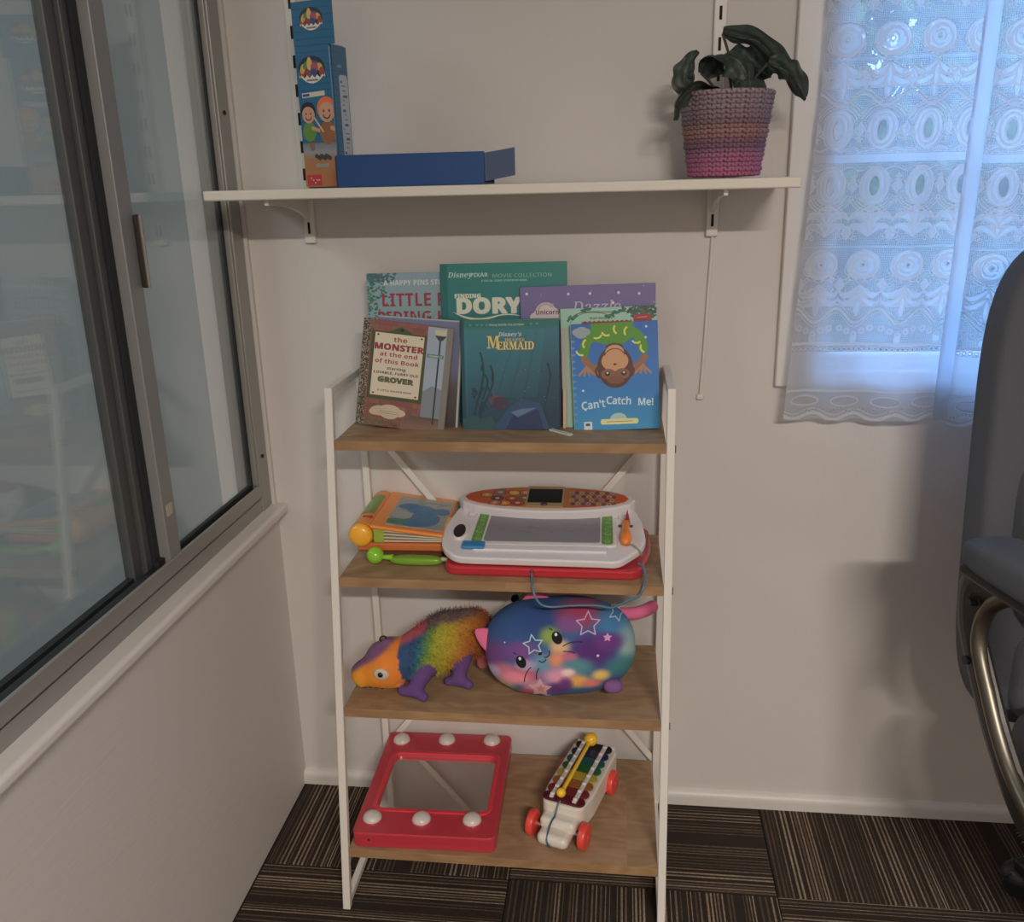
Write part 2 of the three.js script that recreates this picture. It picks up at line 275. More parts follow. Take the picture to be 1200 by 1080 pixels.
// 1 the cream sign book in front on the left
book('small picture book with cream sign on red bricks, front left of the top shelf', 0.172, 0.2, 0.007, [0.3235, yS, 0.158], 8 * D, -7.0 * D, col(120, 95, 75), (x, w, h) => {
  x.fillStyle = C(112, 62, 56); x.fillRect(0, 0, w, h);
  seed = 5; for (let j = 0; j < 24; j++) for (let i = -1; i < 9; i++) { x.fillStyle = C(rr(102, 130), rr(66, 82), rr(60, 74)); x.fillRect((i + (j % 2) / 2) * w * 0.125, j * h / 24, w * 0.118, h / 24 - 4); }
  x.fillStyle = C(128, 143, 158); x.fillRect(w * 0.72, h * 0.01, w * 0.28, h * 0.99);
  poly(x, [[w * 0.72, h * 0.62], [w * 0.82, h * 0.56], [w, h * 0.6], [w, h], [w * 0.72, h]], C(104, 112, 122));
  for (let i = 0; i < 5; i++) { x.fillStyle = C(88 + i * 7, 70 + i * 5, 62 + i * 4); x.fillRect(w * (0.6 - i * 0.03), h * (0.86 + i * 0.028), w * 0.42, h * 0.03); }
  for (let i = 0; i < 200; i++) blob(x, rr(0.08, 0.5) * w, h * rr(0.93, 1), rr(3, 8), rr(2, 5), C(rr(50, 90), rr(70, 95), rr(45, 60)));
  // speckled foil spine
  x.fillStyle = C(60, 55, 48); x.fillRect(0, 0, w * 0.085, h);
  for (let i = 0; i < 900; i++) { const q = rnd(); blob(x, rr(0, 0.085) * w, rr(0, 1) * h, rr(2, 5), rr(2, 5), q < 0.62 ? C(142, 132, 115) : q < 0.88 ? C(50, 48, 42) : C(110, 66, 58)); }
  // lamp post
  x.fillStyle = C(40, 48, 50); x.fillRect(w * 0.855, h * 0.1, w * 0.018, h * 0.82); poly(x, [[w * 0.8, h * 0.085], [w * 0.93, h * 0.085], [w * 0.885, h * 0.13], [w * 0.845, h * 0.13]], C(45, 58, 50));
  poly(x, [[w * 0.8, h * 0.03], [w * 0.925, h * 0.03], [w * 0.925, h * 0.08], [w * 0.8, h * 0.08]], C(168, 160, 135));
  x.fillStyle = C(45, 98, 78); x.fillRect(w * 0.735, h * 0.262, w * 0.18, h * 0.032); text(x, 'SESAME ST', w * 0.825, h * 0.279, h * 0.027, C(170, 175, 165));
  x.fillStyle = C(104, 104, 96); x.fillRect(w * 0.93, 0, w * 0.07, h);
  // green-brown frame and sign
  x.save(); x.transform(1.33, 0, 0, 1, -0.105 * w, 0);
  poly(x, [[w * 0.155, h * 0.1], [w * 0.62, h * 0.1], [w * 0.62, h * 0.74], [w * 0.155, h * 0.74]], C(62, 68, 45));
  poly(x, [[w * 0.3, h * 0.1], [w * 0.4, h * 0.045], [w * 0.5, h * 0.1]], C(55, 72, 48)); blob(x, w * 0.405, h * 0.075, 12, 12, C(30, 34, 28));
  poly(x, [[w * 0.185, h * 0.115], [w * 0.597, h * 0.115], [w * 0.59, h * 0.705], [w * 0.18, h * 0.705]], C(180, 170, 148));
  for (const [a, b] of [[0.21, 0.135], [0.575, 0.135], [0.205, 0.685], [0.565, 0.685]]) blob(x, a * w, b * h, 7, 7, C(30, 26, 22));
  const red = C(140, 45, 58);
  text(x, 'the', w * 0.4, h * 0.168, h * 0.062, red); text(x, 'MONSTER', w * 0.39, h * 0.242, h * 0.076, red, { stroke: C(60, 20, 26), lw: 4 });
  text(x, 'at the end', w * 0.395, h * 0.312, h * 0.056, red); text(x, 'of this Book', w * 0.385, h * 0.378, h * 0.056, red);
  text(x, 'starring', w * 0.385, h * 0.442, h * 0.036, C(40, 34, 32)); text(x, 'LOVABLE, FURRY OLD', w * 0.385, h * 0.487, h * 0.032, C(40, 34, 32));
  text(x, 'GROVER', w * 0.385, h * 0.55, h * 0.066, C(82, 92, 60), { stroke: C(30, 34, 24), lw: 6 });
  text(x, 'A LITTLE GOLDEN BOOK', w * 0.385, h * 0.655, h * 0.022, C(60, 50, 45));
  // cream cloud
  for (const [a, b, r] of [[0.28, 0.85, 0.07], [0.36, 0.835, 0.075], [0.43, 0.855, 0.055], [0.24, 0.865, 0.045], [0.36, 0.88, 0.06]]) blob(x, a * w, b * h, r * w * 1.2, r * w * 0.8, C(166, 152, 128));
  line(x, [[w * 0.28, h * 0.85], [w * 0.43, h * 0.852]], C(110, 98, 85), 3); line(x, [[w * 0.27, h * 0.868], [w * 0.44, h * 0.87]], C(110, 98, 85), 3); x.restore();
});
// the blue book showing behind it
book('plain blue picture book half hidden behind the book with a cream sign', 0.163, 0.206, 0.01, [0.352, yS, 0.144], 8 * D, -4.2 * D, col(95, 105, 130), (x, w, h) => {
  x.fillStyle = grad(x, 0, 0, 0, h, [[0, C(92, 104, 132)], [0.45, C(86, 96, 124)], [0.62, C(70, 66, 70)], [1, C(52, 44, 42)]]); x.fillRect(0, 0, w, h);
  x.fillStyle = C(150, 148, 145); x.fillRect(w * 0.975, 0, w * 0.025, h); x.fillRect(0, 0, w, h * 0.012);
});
// 2 the sea book in the middle
book('teal undersea picture book with a gold lettered title, standing front centre on the top shelf', 0.183, 0.205, 0.009, [0.5385, yS, 0.159], 8 * D, 0.6 * D, col(26, 74, 84), (x, w, h) => {
  x.fillStyle = grad(x, 0, 0, w * 0.4, h, [[0, C(46, 112, 118)], [0.35, C(38, 98, 112)], [0.75, C(28, 66, 84)], [1, C(24, 50, 70)]]); x.fillRect(0, 0, w, h);
  x.fillStyle = grad(x, 0, 0, 0, h, [[0, C(30, 96, 88, 0.9)], [0.06, C(30, 96, 88, 0.9)], [0.1, C(30, 96, 88, 0)]]); x.fillRect(0, 0, w, h);
  x.fillStyle = C(18, 56, 66, 0.8); x.fillRect(0, 0, w * 0.035, h); x.fillStyle = C(70, 130, 130, 0.5); x.fillRect(w * 0.05, 0, 3, h);
  for (const [a, b] of [[0.1, 0.05], [0.17, 0.05], [0.22, 0.05], [0.27, 0.05], [0.72, 0.045], [0.78, 0.045]]) blob(x, a * w, b * h, 12, 9, C(60, 120, 124));
  text(x, 'Disney MOVIE COLLECTION', w * 0.47, h * 0.05, h * 0.024, C(150, 165, 165));
  // soft light shafts
  for (let i = 0; i < 4; i++) poly(x, [[w * (0.5 + i * 0.1), h * 0.1], [w * (0.56 + i * 0.1), h * 0.1], [w * (0.35 + i * 0.14), h * 0.7], [w * (0.22 + i * 0.14), h * 0.7]], C(60, 130, 130, 0.12));
  // weed
  for (const [a, b, c] of [[0.2, 0.3, 0.14], [0.3, 0.42, 0.17], [0.24, 0.5, 0.2], [0.88, 0.4, 0.9]]) curve(x, [w * c, h * 0.95, w * (a - 0.12), h * 0.75, w * (a + 0.1), h * 0.6, w * a, h * b], C(20, 48, 58, 0.9), 16);
  for (let i = 0; i < 14; i++) blob(x, w * rr(0.1, 0.34), h * rr(0.4, 0.85), 9, 34, C(20, 52, 60, 0.8), rr(-0.6, 0.6));
  // rocks and sea bed
  poly(x, [[w * 0.5, h * 0.78], [w * 0.62, h * 0.72], [w * 0.8, h * 0.76], [w * 0.9, h], [w * 0.3, h]], C(36, 66, 98));
  poly(x, [[w * 0.52, h * 0.86], [w * 0.6, h * 0.88], [w * 0.78, h * 0.81], [w * 0.84, h], [w * 0.44, h]], C(30, 48, 82)); poly(x, [[w * 0.5, h * 0.84], [w * 0.57, h * 0.885], [w * 0.76, h * 0.8], [w * 0.6, h * 0.81]], C(70, 100, 130));
  blob(x, w * 0.36, h * 0.73, w * 0.08, h * 0.05, C(86, 58, 70)); blob(x, w * 0.39, h * 0.76, w * 0.08, h * 0.06, C(58, 44, 62));
  poly(x, [[0, h], [0, h * 0.9], [w * 0.12, h * 0.87], [w * 0.2, h * 0.9], [w * 0.3, h * 0.87], [w * 0.36, h]], C(34, 70, 76));
  for (let i = 0; i < 22; i++) blob(x, w * rr(0.05, 0.98), h * rr(0.15, 0.8), rr(2, 5), rr(2, 5), C(110, 160, 160, 0.5));
  text(x, "Disney's", w * 0.5, h * 0.135, h * 0.05, C(165, 172, 168), { font: 'serif', style: 'italic bold' });
  text(x, 'THE LITTLE', w * 0.55, h * 0.185, h * 0.03, C(190, 160, 85), { font: 'serif' });
  text(x, 'M', w * 0.335, h * 0.205, h * 0.155, C(196, 166, 82), { font: 'serif', sx: 0.85 }); text(x, 'ERMAID', w * 0.56, h * 0.238, h * 0.098, C(200, 172, 92), { font: 'serif', sx: 0.82, stroke: C(120, 92, 40), lw: 3 });
});
// 3 the upside-down monkey book
book("blue board book with an upside-down cartoon monkey in a green shirt, front right", 0.158, 0.197, 0.016, [0.736, yS, 0.1535], 8 * D, 2.6 * D, col(150, 150, 145), (x, w, h) => {
  x.fillStyle = grad(x, 0, 0, 0, h, [[0, C(34, 88, 160)], [0.55, C(40, 104, 172)], [1, C(42, 128, 172)]]); x.fillRect(0, 0, w, h);
  const green = C(70, 128, 36), brown = C(78, 46, 38), skin = C(176, 128, 92);
  x.strokeStyle = green; x.lineWidth = w * 0.11; x.lineCap = 'round'; x.beginPath(); x.moveTo(w * 0.36, h * 0.07); x.quadraticCurveTo(w * 0.16, h * 0.12, w * 0.15, h * 0.27); x.stroke(); x.beginPath(); x.moveTo(w * 0.66, h * 0.07); x.quadraticCurveTo(w * 0.82, h * 0.12, w * 0.83, h * 0.25); x.stroke();
  poly(x, [[w * 0.24, 0], [w * 0.72, 0], [w * 0.74, h * 0.13], [w * 0.6, h * 0.2], [w * 0.42, h * 0.2], [w * 0.22, h * 0.16]], green);
  for (const [a, b, r] of [[0.3, 0.09, 0.5], [0.42, 0.07, 1.2], [0.56, 0.06, 2.2], [0.68, 0.09, 2.6], [0.2, 0.19, 2.6], [0.76, 0.15, 1], [0.12, 0.24, 1.4], [0.86, 0.24, 2]]) { x.beginPath(); x.arc(a * w, b * h, w * 0.06, r, r + 1.5); x.strokeStyle = C(188, 186, 70); x.lineWidth = w * 0.022; x.stroke(); }
  for (const [a, s] of [[0.15, 1], [0.84, -1]]) { // arms and hands
    x.strokeStyle = C(128, 88, 66); x.lineWidth = w * 0.085; x.beginPath(); x.moveTo(a * w, h * 0.33); x.lineTo((a + s * 0.06) * w, h * 0.4); x.lineTo((a + s * 0.15) * w, h * 0.43); x.stroke();
    for (let k = 0; k < 4; k++) line(x, [[(a + s * 0.02) * w, h * 0.4], [(a - s * 0.07 + s * k * 0.06) * w, h * 0.475]], C(150, 108, 82), w * 0.026);
    blob(x, (a + s * 0.19) * w, h * 0.45, w * 0.075, w * 0.08, brown); blob(x, (a + s * 0.185) * w, h * 0.45, w * 0.045, w * 0.05, C(150, 100, 74));
  }
  blob(x, w * 0.5, h * 0.41, w * 0.205, h * 0.195, brown); blob(x, w * 0.5, h * 0.225, w * 0.1, h * 0.035, brown); blob(x, w * 0.5, h * 0.355, w * 0.155, h * 0.095, skin); blob(x, w * 0.5, h * 0.28, w * 0.11, h * 0.075, skin);
  blob(x, w * 0.42, h * 0.475, w * 0.085, h * 0.05, C(120, 78, 58)); blob(x, w * 0.58, h * 0.475, w * 0.085, h * 0.05, C(120, 78, 58)); blob(x, w * 0.5, h * 0.53, w * 0.1, h * 0.04, C(110, 70, 52));
  for (const a of [0.41, 0.6]) { blob(x, a * w, h * 0.47, w * 0.03, h * 0.022, C(40, 26, 22)); blob(x, a * w, h * 0.463, w * 0.014, h * 0.01, C(180, 175, 170)); }
  blob(x, w * 0.5, h * 0.385, w * 0.02, h * 0.009, C(60, 36, 30)); x.beginPath(); x.arc(w * 0.5, h * 0.345, w * 0.13, 3.6, 5.8); x.strokeStyle = C(50, 30, 26); x.lineWidth = 6; x.stroke();
  for (const [a, b, r] of [[0.08, 0.075, 0.04], [0.13, 0.065, 0.045], [0.17, 0.075, 0.04], [0.12, 0.09, 0.05]]) blob(x, a * w, b * h, r * w * 1.5, r * w * 1.1, C(126, 140, 148));
  for (let i = 0; i < 13; i++) { const y = h * (0.16 + i * 0.062); poly(x, [[w * 0.02, y - 14], [w * 0.05, y], [w * 0.02, y + 14], [-6, y]], C(74, 126, 172)); }
  for (const [a, b] of [[0.87, 0.05], [0.86, 0.15], [0.12, 0.62], [0.14, 0.8]]) star(x, a * w, b * h, 14, 0, C(176, 190, 200));
  text(x, "Can't", w * 0.23, h * 0.755, h * 0.098, C(168, 188, 200), { style: '', rot: -0.1, stroke: C(168, 188, 200), lw: 4 }); text(x, 'Catch', w * 0.53, h * 0.725, h * 0.094, C(168, 188, 200), { style: '', rot: 0.06, stroke: C(168, 188, 200), lw: 4 }); text(x, 'Me!', w * 0.84, h * 0.745, h * 0.09, C(168, 188, 200), { style: '', rot: 0.03, stroke: C(168, 188, 200), lw: 4 });
  blob(x, w * 0.52, h * 0.895, w * 0.095, h * 0.055, C(140, 172, 168)); x.fillStyle = C(186, 186, 128); x.beginPath(); x.roundRect(w * 0.31, h * 0.895, w * 0.44, h * 0.052, 20); x.fill(); line(x, [[w * 0.38, h * 0.922], [w * 0.68, h * 0.92]], C(140, 110, 70), 5);
  x.fillStyle = C(180, 184, 184); x.fillRect(w * 0.115, h * 0.915, w * 0.095, h * 0.075); x.fillStyle = C(60, 70, 90); x.fillRect(w * 0.135, h * 0.93, w * 0.05, h * 0.025);
});
// 4 the mint book with a vine
book('mint green picture book with a leafy vine across its top edge, behind the monkey book', 0.176, 0.222, 0.012, [0.723, yS, 0.1365], 8 * D, 1.6 * D, col(140, 165, 155), (x, w, h) => {
  x.fillStyle = C(128, 168, 150); x.fillRect(0, 0, w, h);
  curve(x, [w * 0.08, h * 0.11, w * 0.2, -h * 0.02, w * 0.34, h * 0.06, w * 0.78, h * 0.035], C(92, 70, 58), 7); curve(x, [w * 0.1, h * 0.12, w * 0.2, h * 0.03, w * 0.3, h * 0.02, w * 0.5, h * 0.06], C(60, 84, 60), 4);
  seed = 9; for (let i = 0; i < 26; i++) { const a = rr(0.08, 0.82); blob(x, w * a, h * (0.05 + 0.03 * Math.sin(a * 17) + rr(-0.012, 0.02)), rr(14, 24), rr(8, 13), C(30, rr(80, 105), rr(68, 84)), rr(-1, 1)); }
  for (let i = 0; i < 90; i++) { const a = rr(0.72, 0.99), b = rr(0.0, 0.09); blob(x, w * a, h * b, rr(8, 20), rr(6, 12), C(rr(18, 55), rr(60, 95), rr(45, 70)), rr(-1, 1)); }
  x.fillStyle = C(140, 40, 52); x.beginPath(); x.roundRect(w * 0.76, h * 0.064, w * 0.19, h * 0.06, 10); x.fill(); line(x, [[w * 0.8, h * 0.09], [w * 0.9, h * 0.088]], C(180, 120, 110), 5);
  text(x, "Walt Disney's", w * 0.42, h * 0.086, h * 0.028, C(40, 44, 42), { font: 'serif', style: 'italic bold' });
  x.fillStyle = C(140, 45, 50); x.beginPath(); x.moveTo(w * 0.22, h * 0.14); for (let i = 0; i <= 40; i++) x.lineTo(w * (0.22 + 0.52 * i / 40), h * (0.112 + 0.006 * Math.sin(i * 1.7))); x.lineTo(w * 0.74, h * 0.14); x.fill();
  x.fillStyle = C(150, 150, 140); x.fillRect(0, h * 0.16, w * 0.06, h);
});
// 5 purple unicorn book
book('wide purple picture book with white stars and a rainbow cloud badge, behind on the right', 0.25, 0.26, 0.009, [0.683, yS, 0.1155], 6 * D, 1.2 * D, col(95, 92, 135), (x, w, h) => {
  x.fillStyle = grad(x, 0, 0, w, h, [[0, C(98, 92, 138)], [0.5, C(96, 88, 132)], [1, C(132, 104, 150)]]); x.fillRect(0, 0, w, h);
  seed = 21; for (let i = 0; i < 90; i++) { const q = rr(2, 7); star(x, w * rnd(), h * rnd(), q, rnd(), C(150, 146, 175, rr(0.4, 1))); }
  for (const [a, b] of [[0.36, 0.06], [0.52, 0.06], [0.73, 0.06], [0.88, 0.07], [0.69, 0.13], [0.05, 0.05], [0.9, 0.2]]) blob(x, a * w, b * h, 9, 9, C(180, 176, 190));
  for (let i = 0; i < 3; i++) { x.beginPath(); x.arc(w * 0.19, h * 0.19, w * (0.075 - i * 0.01), Math.PI, 7); x.strokeStyle = [C(178, 150, 150), C(150, 130, 160), C(140, 150, 170)][i]; x.lineWidth = w * 0.011; x.stroke(); }
  for (const [a, b, r] of [[0.14, 0.19, 0.04], [0.19, 0.165, 0.045], [0.24, 0.185, 0.045], [0.11, 0.215, 0.04], [0.19, 0.215, 0.06], [0.27, 0.215, 0.04]]) blob(x, a * w, b * h, r * w, r * w * 0.8, C(178, 165, 165));
  text(x, 'Unicorn', w * 0.2, h * 0.183, h * 0.045, C(92, 50, 74), { stroke: C(178, 165, 165), lw: 3 });
  text(x, 'Dazzle', w * 0.56, h * 0.155, h * 0.11, C(160, 155, 180), { font: 'serif', style: 'italic' });
  for (let i = 0; i < 30; i++) blob(x, w * rr(0.93, 1), h * rr(0.3, 0.8), 10, 14, [C(170, 120, 160), C(110, 150, 140), C(150, 130, 175)][i % 3]);
});
// 6 tall teal book
book('tallest teal green picture book with big white rounded title letters, at the back centre', 0.239, 0.301, 0.011, [0.5225, yS, 0.101], 5 * D, 0.5 * D, col(26, 100, 90), (x, w, h) => {
  x.fillStyle = grad(x, 0, 0, 0, h, [[0, C(32, 114, 108)], [0.25, C(34, 108, 110)], [1, C(30, 84, 104)]]); x.fillRect(0, 0, w, h);
  x.fillStyle = C(20, 84, 84, 0.6); x.fillRect(0, 0, w * 0.055, h);
  text(x, 'Disney', w * 0.155, h * 0.068, h * 0.045, C(150, 180, 170), { style: 'italic bold', font: 'serif' }); text(x, 'PIXAR', w * 0.31, h * 0.072, h * 0.034, C(150, 180, 170), { sx: 1.15 }); text(x, 'MOVIE COLLECTION', w * 0.65, h * 0.078, h * 0.033, C(105, 158, 142), { style: '', sx: 1.25 });
  text(x, 'A SPECIAL DISNEY STORYBOOK SERIES', w * 0.51, h * 0.108, h * 0.016, C(130, 170, 158));
  const cream = C(182, 186, 166), dark = C(20, 70, 66);
  text(x, 'FINDING', w * 0.215, h * 0.2, h * 0.036, cream, { stroke: cream, lw: 2, sx: 1.1 });
  text(x, 'DORY', w * 0.375, h * 0.262, h * 0.128, cream, { stroke: cream, lw: 9, sx: 1.22 });
  x.beginPath(); x.moveTo(w * 0.09, h * 0.295); x.quadraticCurveTo(w * 0.25, h * 0.36, w * 0.42, h * 0.325); x.quadraticCurveTo(w * 0.55, h * 0.3, w * 0.64, h * 0.33); x.quadraticCurveTo(w * 0.5, h * 0.31, w * 0.42, h * 0.337); x.quadraticCurveTo(w * 0.23, h * 0.38, w * 0.09, h * 0.295); x.fillStyle = cream; x.fill();
  line(x, [[w * 0.1, h * 0.42], [w * 0.5, h * 0.4]], C(80, 130, 135), 5);
});
// 7 pale blue book back left
book('pale blue picture book with red capital title letters and green leaves, at the back left', 0.235, 0.284, 0.012, [0.3735, yS, 0.0885], 5 * D, 0.4 * D, col(110, 140, 135), (x, w, h) => {
  x.fillStyle = grad(x, 0, 0, 0, h, [[0, C(118, 142, 158)], [0.3, C(112, 142, 142)], [1, C(100, 130, 130)]]); x.fillRect(0, 0, w, h);
  seed = 33; for (let i = 0; i < 260; i++) { const b = Math.pow(rnd(), 1.3), a = rnd() * rnd() * 0.22; blob(x, a * w, b * h, rr(5, 14), rr(4, 8), C(rr(45, 80), rr(85, 115), rr(78, 100)), rr(-1, 1)); }
  for (let i = 0; i < 60; i++) blob(x, w * rr(0.02, 0.24), h * rr(0, 0.06), rr(5, 12), rr(4, 8), C(60, 96, 100), rr(-1, 1));
  text(x, 'A HAPPY PINS STORY', w * 0.14, h * 0.066, h * 0.047, C(176, 180, 178), { align: 'left' });
  const red = C(140, 42, 62);
  text(x, 'LITTLE RED', w * 0.11, h * 0.18, h * 0.122, red, { align: 'left', sx: 0.93 }); text(x, 'RIDING HOOD', w * 0.07, h * 0.298, h * 0.115, red, { align: 'left', sx: 0.93 });
  for (let i = 0; i < 40; i++) blob(x, w * rr(0.04, 0.6), h * rr(0.27, 0.38), 4, 6, C(170, 175, 172, 0.7));
});
{
  const m = mesh('plastic_strip', rb(0.055, 0.004, 0.011, 0.0015), std(new THREE.Color(0.62, 0.64, 0.62), 0.4), scene, [0.633, LV[0] + 0.0024, 0.181], [0, -0.75, 0]);
  m.userData = { label: 'short narrow grey plastic strip lying on the shelf before the teal undersea book', category: 'strip' };
  const n = mesh('bookmark', rb(0.005, 0.075, 0.0035, 0.001), std(new THREE.Color(0.62, 0.56, 0.38), 0.6), scene, [0.6375, LV[0] + 0.0378, 0.1425], [-0.14, 0, 0]);
  n.userData = { label: 'thin cream paper edge standing between the teal undersea book and the monkey book', category: 'bookmark' };
}

// ---------------------------------------------------------------- wall shelf: toy box, tray, plant
{
  const t = thing('toy_box', 'tall narrow blue toy package with cartoon children and a hanging card header', 'box', [0.2145, 1.3658, 0.115], -0.3);
  const W = 0.074, Hh = 0.236, Dp = 0.05;
  const cartoon = (x, cx, cy, r, hair, shirt) => { x.fillStyle = shirt; x.beginPath(); x.ellipse(cx, cy + r * 2.0, r * 1.0, r * 1.1, 0, 0, 7); x.fill(); line(x, [[cx + r * 0.5, cy + r * 1.6], [cx + r * 1.8, cy + r * 2]], C(170, 120, 90), r * 0.4); blob(x, cx, cy - r * 0.2, r * 1.15, r * 1.1, hair); blob(x, cx, cy + r * 0.12, r * 0.95, r * 0.92, C(172, 124, 98)); for (const s of [-0.35, 0.35]) blob(x, cx + s * r, cy, r * 0.09, r * 0.14, C(30, 24, 22)); x.beginPath(); x.arc(cx, cy + r * 0.25, r * 0.45, 0.3, 2.8); x.strokeStyle = C(80, 34, 30); x.lineWidth = r * 0.13; x.stroke(); };
  const logo = (x, cx, cy, s) => {
    const cs = [C(150, 60, 50), C(178, 140, 60), C(80, 110, 60), C(140, 55, 75), C(50, 66, 110), C(178, 140, 60), C(140, 50, 40)];
    blob(x, cx, cy - s * 0.1, s * 1.05, s * 0.72, C(30, 34, 40));
    for (let i = 0; i < 7; i++) { const a = Math.PI * (1 + i / 6); blob(x, cx + Math.cos(a) * s * 0.78, cy + Math.sin(a) * s * 0.5 + s * 0.12, s * 0.2, s * 0.3, cs[i], a); } blob(x, cx - s * 0.15, cy - s * 0.35, s * 0.2, s * 0.42, C(190, 150, 75)); blob(x, cx + s * 0.22, cy - s * 0.15, s * 0.3, s * 0.28, C(150, 62, 78)); blob(x, cx + s * 0.1, cy + s * 0.15, s * 0.3, s * 0.25, C(45, 60, 110)); blob(x, cx - s * 0.3, cy + s * 0.15, s * 0.22, s * 0.22, C(130, 50, 50));
    x.beginPath(); x.moveTo(cx - s, cy + s * 0.22); for (let i = 0; i <= 10; i++) x.lineTo(cx - s + i * s * 0.2, cy + s * (i % 2 ? 0.24 : 0.42)); x.lineTo(cx + s, cy + s * 0.22); x.quadraticCurveTo(cx, cy + s * 1.25, cx - s, cy + s * 0.22); x.fillStyle = C(186, 178, 160); x.fill(); line(x, [[cx - s * 0.4, cy + s * 0.55], [cx + s * 0.4, cy + s * 0.55]], C(110, 95, 90), s * 0.1);
  };
  const bricks = (x, w, h) => { x.fillStyle = C(22, 84, 122); x.fillRect(0, 0, w, h); for (let i = 0; i < h; i += 44) line(x, [[0, i], [w, i]], C(16, 66, 104), 4); };
  const fr = cv(320, 1000, (x, w, h) => {
    bricks(x, w, h); logo(x, w * 0.46, h * 0.17, w * 0.38);
    x.fillStyle = C(176, 165, 145); x.save(); x.translate(w * 0.45, h * 0.335); x.rotate(-0.05); x.fillRect(-w * 0.34, -16, w * 0.68, 34); x.fillStyle = C(40, 60, 120); x.fillRect(-w * 0.32, -8, w * 0.2, 18); x.restore();
    x.fillStyle = grad(x, 0, h * 0.66, 0, h, [[0, C(90, 90, 95)], [0.25, C(120, 122, 126)], [0.4, C(140, 96, 60)], [1, C(150, 88, 44)]]); x.fillRect(0, h * 0.68, w, h * 0.32);
    for (let i = 0; i < 26; i++) { seed = 100 + i; blob(x, w * rr(0.05, 0.95), h * rr(0.64, 0.72), 22, 16, [C(70, 60, 66), C(120, 80, 40), C(90, 86, 92), C(60, 66, 80)][i % 4]); }
    cartoon(x, w * 0.25, h * 0.47, w * 0.2, C(26, 26, 32), C(76, 118, 42)); cartoon(x, w * 0.8, h * 0.455, w * 0.24, C(196, 92, 46), C(124, 78, 44));
    line(x, [[w * 0.42, h * 0.5], [w * 0.66, h * 0.6]], C(180, 150, 80), 12);
    for (let i = 0; i < 9; i++) blob(x, w * (0.4 + 0.05 * i), h * (0.775 + 0.008 * (i % 3)), 18, 16, C(50, 50, 52)); x.fillStyle = C(120, 116, 112); x.fillRect(w * 0.35, h * 0.83, w * 0.4, 26);
    x.fillStyle = C(160, 40, 46); x.fillRect(w * 0.06, h * 0.91, w * 0.44, h * 0.08); for (const [a, b] of [[0.16, 0.93], [0.22, 0.945], [0.34, 0.945], [0.4, 0.945], [0.28, 0.965]]) { x.fillStyle = C(190, 160, 160); x.fillRect(w * a, h * b, 14, 8); }
  });
  const sd = cv(220, 1000, (x, w, h) => { bricks(x, w, h); x.fillStyle = C(60, 130, 165); x.fillRect(w * 0.3, h * 0.13, w * 0.3, h * 0.02); x.fillStyle = C(142, 158, 172); x.beginPath(); x.roundRect(w * 0.36, h * 0.2, w * 0.6, h * 0.8, 30); x.fill(); seed = 8; for (let i = 0; i < 22; i++) { x.fillStyle = C(70, 78, 90); x.fillRect(w * rr(0.42, 0.6), h * (0.24 + i * 0.034), w * rr(0.1, 0.3), i % 3 ? 7 : 18); } });
  const hdT = cv(320, 260, (x, w, h) => { bricks(x, w, h); logo(x, w * 0.47, h * 0.42, w * 0.27); });
  const blue = plastic(col(22, 84, 122), 0.3);
  const mt = (m) => phys(0xffffff, 0.32, { map: m, clearcoat: 0.7, clearcoatRoughness: 0.12 });
  mesh('carton', rbox(-W / 2, W / 2, 0, Hh, -Dp / 2, Dp / 2, 0.006, 3), blue, t);
  const pl = (name, w, h, tex, p, r) => { const g = rb(w, h, 0.0012, 0.0005, 1); uvBy(g, (v) => [v.x / w + 0.5, v.y / h + 0.5]); mesh(name, g, mt(tex), t, p, r); };
  pl('front_print', W - 0.004, Hh - 0.004, fr, [0, Hh / 2, Dp / 2 + 0.0006], [0, 0, 0]);
  pl('side_print', Dp - 0.006, Hh - 0.006, sd, [W / 2 + 0.0006, Hh / 2, 0], [0, Math.PI / 2, 0]);
  const hg = rb(0.084, 0.07, 0.0016, 0.0007, 1); uvBy(hg, (v) => [v.x / 0.084 + 0.5, v.y / 0.07 + 0.5]); mesh('card_header', hg, std(0xffffff, 0.5, { map: hdT }), t, [0.0055, Hh + 0.033, Dp / 2 - 0.001], [0.0, 0, 0]);
}
{
  const t = thing('blue_tray', 'shallow dark blue cardboard tray with an open side flap on the wall shelf', 'tray', [0.387, 1.3658, 0.165], 0);
  const m = std(col(12, 58, 112), 0.45), mi = std(col(14, 34, 66), 0.6);
  mesh('front_panel', deform(rb(0.252, 0.052, 0.003, 0.001, 1), (v) => { v.x *= 1 + 0.18 * v.y; }), m, t, [0, 0.026, 0.058]);
  mesh('back_panel', rb(0.252, 0.05, 0.003, 0.001, 1), m, t, [0, 0.025, -0.06]);
  mesh('bottom_panel', rb(0.252, 0.003, 0.118, 0.001, 1), mi, t, [0, 0.0015, 0]);
  mesh('side_panel', rb(0.003, 0.05, 0.12, 0.001, 1), mi, t, [-0.126, 0.025, 0]);
  mesh('side_flap', deform(rb(0.062, 0.045, 0.003, 0.001, 1), (v) => { v.y += 0.14 * (v.x + 0.031); }), std(col(70, 84, 112), 0.4), t, [0.149, 0.027, 0.036], [0, 0.75, 0]);
}
